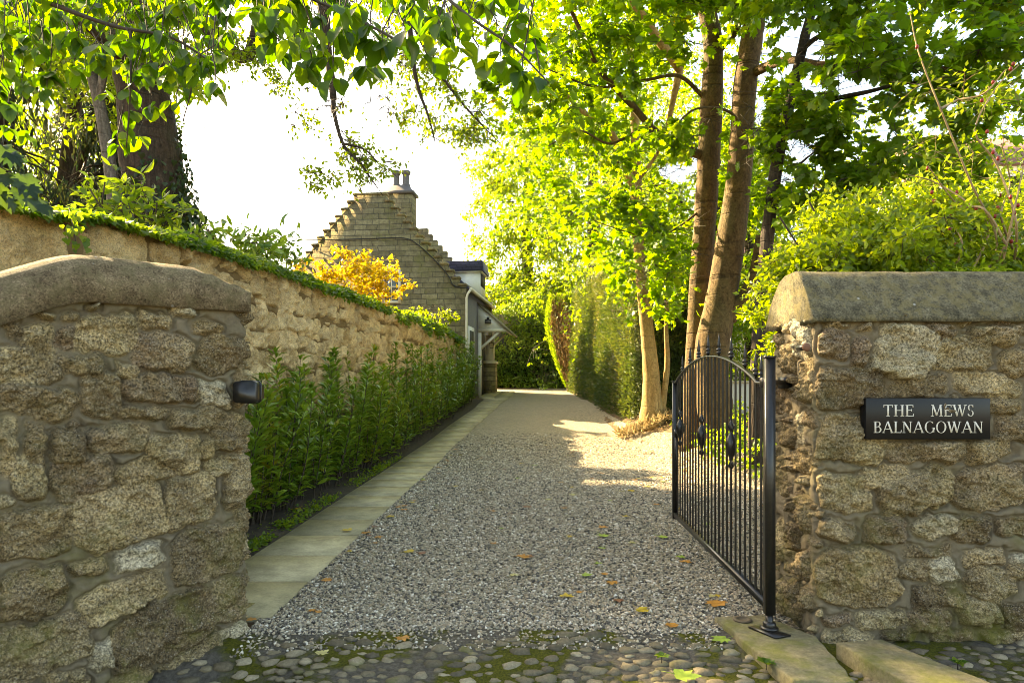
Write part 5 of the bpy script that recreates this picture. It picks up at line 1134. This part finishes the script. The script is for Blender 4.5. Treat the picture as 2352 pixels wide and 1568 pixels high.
tl.obj('foliage', 'maple', M['ivy_dark'], TLB, None, gaps=False); mb = MB(); mb.tube([at(-120, 330, 2.7), at(-40, 360, 2.7), at(30, 400, 2.7)], [.006, .004, .002], 5); mb.obj('twig', M['twig'], TLB)

# ------------------------------------------------------------------ planting by the boundary wall
def laurel(i, x, y, h, r, ns, label):
    g = float(zg(x, y))+.01; t = empty('laurel_shrub', (x, y, g), label, 'shrub', 'laurel shrubs along the boundary wall'); LV, TW = Leaves(), MB()
    for k in range(ns):
        a = rs.uniform(0, 6.283); q = r*math.sqrt(rs.rand()); b = np.array([x+q*.45*math.cos(a), y+q*.6*math.sin(a), g]); hh = h*rs.uniform(.55, 1.02) if k > 2 else h*rs.uniform(1.05, 1.28); e = b+np.array([q*.6*math.cos(a)+rs.randn()*.05, q*.7*math.sin(a), hh]); md = (b+e)/2+np.array([rs.randn()*.04, rs.randn()*.04, 0])
        S = spline(np.stack([b, md, e]), 8); TW.tube(S, np.linspace(.008, .003, len(S)), 4, False); m = int(hh*60); f = rs.uniform(.06, 1, m)**.85; P = np.stack([np.interp(f, np.linspace(0, 1, len(S)), S[:, d]) for d in range(3)], -1); a2 = rs.uniform(0, 6.283, m)
        D_ = np.stack([np.cos(a2), np.sin(a2), .35+.5*f], -1); LV.add(P+unit(D_)*.03, D_, unit(np.stack([-np.cos(a2)*.4, -np.sin(a2)*.4, 1+0*a2], -1)+dirs(m)*.35), .165*rs.uniform(.5, 1.2, m)*(1-.25*f), np.clip(rs.rand()*.3+rs.rand(m)*.7, 0, 1))
        m = 7; a2 = np.arange(m)*.9+rs.rand(); D_ = np.stack([np.cos(a2)*.6, np.sin(a2)*.6, 1+0*a2], -1); LV.add(np.tile(e, (m, 1)), D_, unit(np.stack([-np.cos(a2), -np.sin(a2), .6+0*a2], -1)), .095*rs.uniform(.7, 1.2, m), rs.uniform(.4, .9, m))
    hs_ = rs.uniform(-.16, .22); LV.R = [np.clip(r_+hs_, 0, 1) for r_ in LV.R]; LV.obj('foliage', 'lance', M['laurel'], t, None, gaps=False); TW.obj('stems', M['twig'], t)
ly = [5.3, 6.1, 6.9, 7.7, 8.5, 9.4, 10.3, 11.2, 12.2, 13.2, 14.2, 15.3, 16.4, 17.6, 18.8, 20.0, 21.2, 22.4, 23.5]
words = ['nearest', 'second', 'third', 'fourth', 'fifth', 'sixth', 'seventh', 'eighth', 'ninth', 'tenth', 'eleventh', 'twelfth', 'thirteenth', 'fourteenth', 'fifteenth', 'sixteenth', 'seventeenth', 'eighteenth', 'farthest']
for i, y in enumerate(ly):
    wx = float(np.interp(y, outB[:, 1], outB[:, 0])); lx = float(xl(y)); x = wx+(lx-wx)*.46
    laurel(i, x, y, (1.42 if y < 10 else 1.6)*rs.uniform(.92, 1.08), .50, 16 if y < 12 else 15, f'{words[i]} glossy laurel shrub from the gate in the row below the boundary wall' if i else 'glossy laurel shrub in the bed nearest the gate, half hidden by the wing wall')
# weeds at the edge of the path
GCV = Leaves(); n = 4200; y = 4.6+rs.rand(n)**1.2*9; cl = fbm(y*2.2, y*0+3, 6)
x = xl(y)-.03-np.abs(rs.randn(n))*.11; kp = (cl+rs.uniform(-.25, .25, n) > .0)
GCV.add(np.stack([x, y, zg(x, y)+.02+np.abs(rs.randn(n))*.03], -1)[kp], unit(dirs(n)*.8+np.array([0, 0, .5]))[kp], unit(dirs(n)*.5+np.array([0, 0, 1.0]))[kp], (.035*rs.uniform(.6, 1.4, n))[kp], rs.uniform(.4, 1, n)[kp])
GCV.obj('ground_cover', 'ivy', M['ivy'], None, None, 'stuff', False)
# ivy and creepers along the top of the wall
LV = Leaves(); n = 30000; y = np.where(rs.rand(n) < .25, rs.uniform(4.2, 8, n), rs.uniform(7, 24.6, n)); s_ = ytos(y); Pw, Nw = pB(s_); th = .13+.24*np.abs(fbm(y*.9, y*0, 4))+.26*sstep((y-15)/4)*sstep((23.4-y)/2)*(.6+.5*fbm(y*1.5, y*0+9, 2)); th = th*np.interp(y, [4.2, 5.2, 7, 9], [.05, .3, .8, 1])
o_ = rs.uniform(-1, 1, n); drop = np.clip(o_, 0, 1)**2*(.10+.42*np.clip(fbm(y*1.3, y*0+5, 7), 0, 1))*np.interp(y, [4, 8, 10], [.3, .5, 1])
P = np.stack([Pw[:, 0]+Nw[:, 0]*(o_*.30-.16), Pw[:, 1]+Nw[:, 1]*(o_*.30-.16), topB(s_)+th*np.sqrt(np.clip(1-o_**2, 0, 1))*rs.uniform(.3, 1, n)-drop*rs.uniform(.3, 1, n)], -1)
LV.add(P, unit(dirs(n)*.7+np.c_[Nw*.6, np.full(n, -.3)]), unit(dirs(n)*.6+np.c_[Nw*.5, np.full(n, .8)]), np.interp(y, [5, 24], [.065, .10])*rs.uniform(.6, 1.3, n), np.clip(.45+fbm(y*1.3, P[:, 2]*2, 3)*.8+rs.uniform(-.3, .3, n), 0, 1))
LV.obj('wall_top_creeper', 'ivy', M['ivy'], None, None, 'stuff')
def shrub(label, c, rad, ncl, nl, r, size, kind, mat, name='shrub', cat='shrub', stems=7, up=.5, keep=None, base=None, tw=None):
    t = empty(name, (c[0], c[1], c[2]-rad[2]), label, cat); LV, TW = Leaves(), MB()
    for _ in range(ncl):
        d = dirs(1)[0]; cluster(LV, TW, np.array(c)+d*np.array(rad)*rs.uniform(.25, 1)**.6, r*rs.uniform(.6, 1.2), nl, size, k=5, droop=.1, tw_r=.005, up=up)
    for _ in range(stems):
        d = dirs(1)[0]; b = np.array(base if base is not None else (c[0], c[1], c[2]-rad[2]*1.3)); e = np.array(c)+d*np.array(rad)*.8; TW.tube(spline(np.stack([b, (b+e)/2+rs.randn(3)*.06, e]), 5), .008, 5, False)
    LV.obj('foliage', kind, M[mat], t, keep, None, mat != 'gold'); TW.obj('stems', M[tw or 'twig'], t); return t
shrub('young elder with bright arching leaves on the wall below the old trunk', at(270, 455, 7.2), (.42, .3, .30), 16, 16, .28, .16, 'lance', 'ivy')
shrub('leafy seedling with long bright leaves on the wall before the old trunk', at(375, 480, 7.4), (.26, .2, .16), 7, 12, .22, .16, 'lance', 'ivy')
shrub('dark rhododendron with big upright leaves above the boundary wall', at(525, 565, 9.2), (.62, .35, .34), 26, 18, .26, .17, 'lance', 'laurel')
shrub('dark leafy shrub left of the golden shrub on the boundary wall', at(625, 590, 10.5), (.48, .35, .30), 20, 22, .25, .14, 'lance', 'laurel')
shrub('golden yellow shrub leaning over the boundary wall in front of the gable', at(812, 640, 14.5), (1.3, .5, .68), 84, 40, .34, .085, 'ivy', 'gold', stems=14, base=at(740, 740, 14.7), tw='twig_tan')
shrub('bright green creeping shrub on the wall close to the house corner', at(985, 722, 19.5), (.9, .35, .26), 34, 34, .30, .09, 'ivy', 'bush', stems=5)
VN = empty('ivy_strand', tuple(at(138, 525, 4.9)), 'small ivy strand hanging down the near end of the boundary wall', 'ivy'); LV, TW = Leaves(), MB(); pth = np.array([at(u, v, Y) for u, v, Y in ((125, 478, 4.62), (132, 510, 4.58), (138, 545, 4.54), (140, 575, 4.5))]); pth += np.array([.10, 0, 0])
TW.tube(pth, .004, 5); m = 34; q = rs.rand(m)*3; LV.add(np.stack([np.interp(q, np.arange(4), pth[:, d]) for d in range(3)], -1)+rs.randn(m, 3)*np.array([.02, .05, .02])+np.array([.03, -.02, 0]), unit(dirs(m)*.5+np.array([0, 0, -1.0])), unit(dirs(m)*.4+np.array([.8, -.6, .3])), .055*rs.uniform(.6, 1.2, m)); LV.obj('foliage', 'ivy', M['ivy'], VN, None); TW.obj('stem', M['twig'], VN)

# ------------------------------------------------------------------ bush and roses behind the right wall
RB = empty('garden_bush', (3.4, 6.2, 0), 'bright yellow green bush spilling over behind the right stone wall', 'bush'); LV, TW = Leaves(), MB()
for u, v, Y, r, n in ((1760, 640, 6.0, .30, 5), (1745, 740, 6.1, .28, 6), (1755, 800, 6.2, .25, 5), (1800, 560, 6.0, .36, 8), (1850, 500, 6.0, .40, 9), (1930, 450, 6.0, .42, 10), (1890, 590, 5.6, .40, 9), (1980, 560, 5.5, .44, 11), (2070, 520, 5.6, .44, 10), (2080, 440, 6, .42, 9), (2180, 480, 5.7, .46, 9), (2280, 540, 5.6, .44, 9), (2000, 620, 5.3, .30, 8), (2150, 610, 5.3, .32, 8), (2300, 620, 5.3, .32, 8), (1830, 630, 5.4, .25, 6), (1770, 880, 6.4, .25, 4), (2330, 440, 6.0, .4, 7), (1780, 600, 5.7, .3, 7)):
    for _ in range(int(n*1.5)): cluster(LV, TW, at(u+45*(u < 1900)+20, v+34*(v < 620), Y)+rs.randn(3)*np.array([.13, .22, .10]), r*rs.uniform(.5, .95), 150, .062, k=7, droop=.25, tw_r=.003, up=.6)
LV.obj('foliage', 'simple', M['bush'], RB, None)
for _ in range(16): b = np.array([rs.uniform(2.6, 4.6), 6.3, 0]); e = at(rs.uniform(1780, 2330), rs.uniform(450, 600), 6.0); TW.tube(spline(np.stack([b, (b+e)/2+rs.randn(3)*.1, e]), 5), .009, 5, False)
TW.obj('stems', M['twig'], RB)
mb = MB(); V = IV*np.array([1.35, .55, 1.1])*(1+.22*fbm(IV[:, 0]*2+3, IV[:, 2]*2+IV[:, 1], 5)[:, None])+np.array([3.75, 6.75, 1.45]); mb.add(V, IF); mb.obj('dark_bush_core', M['core'], RB)
RO = empty('rose_bush', (4.0, 5.2, 0), 'straggling rose with tan stems and red hips at the right edge above the wall', 'rose bush'); LV, TW, HP = Leaves(), MB(), []
for pts in ([(2230, 680), (2290, 560), (2230, 420), (2160, 250), (2110, 120), (2090, 30)], [(2320, 660), (2335, 520), (2290, 380), (2240, 300), (2290, 200), (2340, 150)], [(2290, 660), (2330, 480), (2352, 380)], [(2200, 650), (2130, 590), (2080, 540), (2000, 560)], [(2210, 660), (2270, 540), (2240, 480), (2150, 420), (2080, 400)], [(2310, 560), (2260, 480), (2200, 470), (2130, 380)], [(2345, 610), (2300, 500), (2320, 420), (2300, 330)], [(2180, 640), (2210, 560), (2170, 490)], [(2270, 640), (2310, 560), (2345, 500)], [(2160, 250), (2200, 230), (2260, 215), (2310, 160)]):
    S = spline(np.array([at(u, v, 5.2+.2*math.sin(u)) for u, v in pts]), 6); TW.tube(S, np.linspace(.011, .004, len(S)), 5, False)
    m = 46; q = rs.randint(2, len(S), m); P = S[q]+rs.randn(m, 3)*.07; LV.add(P, unit(dirs(m)+np.array([0, 0, -.2])), unit(dirs(m)*.6+np.array([0, 0, .7])), .05*rs.uniform(.6, 1.2, m))
    HP += [S[k]+rs.randn(3)*.05 for k in rs.randint(4, len(S), 3)]
for _ in range(26): cluster(LV, TW, at(rs.uniform(2080, 2352), rs.uniform(180, 560), 5.3+.5*rs.rand()), .28, 26, .055, k=5, tw_r=.0025)
LV.obj('foliage', 'simple', M['bush'], RO, crown_keep); TW.obj('stems', M['twig_tan'], RO)
hipm = m_plain('red_hip', (.24, .012, .006), .45)
for p in HP: mb = MB(); mb.add(IV*np.array([.013, .013, .017])+p, IF); mb.obj('hip', hipm, RO, True)
# low undergrowth between the trunks
LV, TW = Leaves(), MB()
for _ in range(46): x, y = rs.uniform(3.6, 9.5), rs.uniform(12.9, 16.2); cluster(LV, TW, (x, y, zg(x, y)+rs.uniform(.08, .38)), .35, 34, .09, k=5, up=.5)
for _ in range(64): x, y = rs.uniform(3.0, 5.0), rs.uniform(9.4, 11.4); cluster(LV, TW, (x, y, zg(x, y)+rs.uniform(.05, .40)), .28, 36, .075, k=5, up=.5)
LV.obj('undergrowth', 'ivy', M['ivy'], None, None, 'stuff', False)
LV = Leaves(); n = 900; a = rs.uniform(0, 6.28, n); r_ = rs.rand(n)**.5*.75; P = np.stack([3.15+r_*np.cos(a), 15.75+r_*.6*np.sin(a), zg(3.15+r_*np.cos(a), 15.75+0*a)+.06+.25*rs.rand(n)*(1-r_)], -1); LV.add(P, unit(dirs(n)+np.array([0, 0, .6])), dirs(n), .16*rs.uniform(.6, 1.3, n)); o = LV.obj('dry_grass_tuft', 'narrow', M['dry'], None, None, None, False); tag(o, 'dry brown tuft of grass around the base of the sunlit sycamore', 'grass tuft')

# ------------------------------------------------------------------ fallen leaves, one by one
def fl_mat(nm, c): 
    t = NT(nm); t.set(t.ramp(t.noise(25, 4), [(.3, tuple(x*.6 for x in c)), (.65, c)]), .6, 0, .3); return t.m
FM = {'yellow': fl_mat('fallen_yellow', (.50, .34, .03)), 'orange': fl_mat('fallen_orange', (.46, .20, .03)), 'brown': fl_mat('fallen_brown', (.22, .09, .04)), 'green': fl_mat('fallen_green', (.28, .38, .05)), 'pale': fl_mat('fallen_pale', (.48, .42, .16))}
def fallen(x, y, size, colr, label, base=None, group='fallen leaves on the ground'):
    V, F = TM['maple']; V = V.copy(); V[:, 1] -= .4; c = rs.uniform(-.5, .9); V[:, 2] = .35*c*(V[:, 0]**2)+.25*rs.uniform(-.5, 1)*V[:, 1]**2+.04*rs.randn(len(V)); a = rs.uniform(0, 6.283); R = np.array([[math.cos(a), math.sin(a), 0], [-math.sin(a), math.cos(a), 0], [0, 0, 1]]); V = V@R*size
    V[:, 2] += -V[:, 2].min()+.004; mb = MB(); mb.add(V, F); tb = V[0]*1.0; mb.tube([tb+np.array([0, 0, .002]), tb-np.array([R[1][0], R[1][1], 0])*size*.5+np.array([0, 0, .012])], [size*.014, size*.010], 4)
    o = mb.obj('fallen_leaf', FM[colr]); z = float(zg(x, y))+.012 if base is None else base; o.location = (x, y, z); tag(o, label, 'leaf', group); return o
def gxy(u, v, z=.012): Y = (CAMH-z)*FPX/(v-877); return (u-1176)/FPX*Y, Y
spec = [(1203, 1280, .11, 'orange', 'curled orange maple leaf lying alone in the middle of the gravel'), (940, 1268, .10, 'yellow', 'yellow maple leaf on the gravel near the path, beside a pinkish one'), (968, 1272, .08, 'brown', 'reddish brown leaf touching the yellow one on the gravel'), (798, 1218, .10, 'yellow', 'yellow and green leaf lying on the paved path'), (1385, 1212, .09, 'orange', 'orange leaf on the gravel in front of the sunlit patch'), (1385, 1232, .12, 'green', 'large pale green leaf just below the orange one on the gravel'), (1300, 1370, .09, 'yellow', 'yellow star shaped leaf on the gravel near the cobbles'), (1347, 1322, .08, 'green', 'small green leaf standing up on the gravel'), (1645, 1388, .13, 'orange', 'orange curled leaf on the gravel below the gate'), (1420, 1380, .07, 'brown', 'brown leaf flat on the gravel left of the gate'), (1475, 1405, .09, 'yellow', 'yellow torn leaf on gravel near the cobble edge'), (925, 1468, .08, 'orange', 'orange leaf where the gravel meets the cobbles'), (740, 1502, .07, 'pale', 'pale dry leaf on the cobbles near the left wing wall'), (1655, 1470, .10, 'green', 'yellow green leaf on the cobbles beside the slab'), (1575, 1556, .13, 'green', 'bright green maple leaf on the cobbles at the bottom edge'), (1850, 1528, .07, 'brown', 'red brown leaf between the slab and the kerb stone'), (1780, 1450, .06, 'brown', 'dark red leaf behind the pivot of the gate'), (1450, 1128, .10, 'yellow', 'yellow leaf on the gravel near the far end of the gate'), (1315, 1137, .10, 'pale', 'pale flat leaf on the far gravel'), (1210, 1165, .10, 'brown', 'brown leaf far up the middle of the gravel'), (1520, 1235, .10, 'green', 'green leaf on gravel beside the gate stile'), (680, 1170, .11, 'yellow', 'yellow leaf on the soil of the planting bed'), (645, 1200, .11, 'green', 'yellow green leaf on the soil beside the path edge'), (2020, 1530, .05, 'orange', 'small tan leaf on rough ground below the plaque'), (578, 1424, .06, 'orange', 'orange leaf at the foot of the wing wall on the path'), (1545, 1440, .08, 'orange', 'orange leaf near the corner of the mossy slab')]
for u, v, s, c, lb in spec:
    z = .036 if 'path' in lb and 'near the path' not in lb and 'soil' not in lb else (.055 if 'slab' in lb and 'between' not in lb and 'cobbles' not in lb and 'near' not in lb else .014)
    x, y = gxy(u, v, z); fallen(x, y, s, c, lb, z)
for k in range(120):
    y = 4.1+rs.rand()**.8*11; x = rs.uniform(float(xr(y))+.05, 2.9 if y > 6.6 else 1.35)
    if k > 60: x = float(xr(y))+.04+abs(rs.randn())*.12 if k % 2 else min(x+1.2, 2.9 if y > 6.6 else 1.38)
    c = ['yellow', 'orange', 'brown', 'green', 'pale'][rs.choice(5, p=[.24, .26, .25, .1, .15])]
    if .35 < math.hypot(x-2.6, y-12.6) : fallen(x, y, rs.uniform(.045, .09), c, f'small {c} leaf scattered on the gravel drive', None, f'small {c} leaves on the gravel')
for k in range(40):
    x, y = rs.uniform(2.6, 4.2), rs.uniform(10.5, 15.5); c = ['brown', 'orange', 'pale'][rs.randint(3)]; fallen(x, y, rs.uniform(.06, .11), c, f'{c} leaf of the litter on the sunny bank by the trunks', None, f'{c} litter leaves on the bank')
# small weeds at the cobble edge
for u, v, lb in ((1520, 1515, 'tiny weed between the cobbles and the kerb'), (1760, 1530, 'small weed at the corner of the mossy slab'), (2020, 1512, 'small weed sprouting behind the kerb stone'), (2200, 1530, 'low weed rosette on the rough ground below the wall')):
    x, y = gxy(u, v, .02); m = 9; LV = Leaves(); a = np.arange(m)*.75; LV.add(np.tile([x, y, .035], (m, 1)), unit(np.stack([np.cos(a), np.sin(a), .5+0*a], -1)), unit(np.stack([-np.cos(a), -np.sin(a), 1.2+0*a], -1)), .05*rs.uniform(.6, 1.2, m)); mb = MB(); w = empty('weed', (x, y, .0), lb, 'weed'); LV.obj('leaf_rosette', 'oval', M['ivy'], w, None, None, False); mb.tube([(x, y, .005), (x, y, .04)], .003, 5); mb.obj('stem', M['twig'], w)
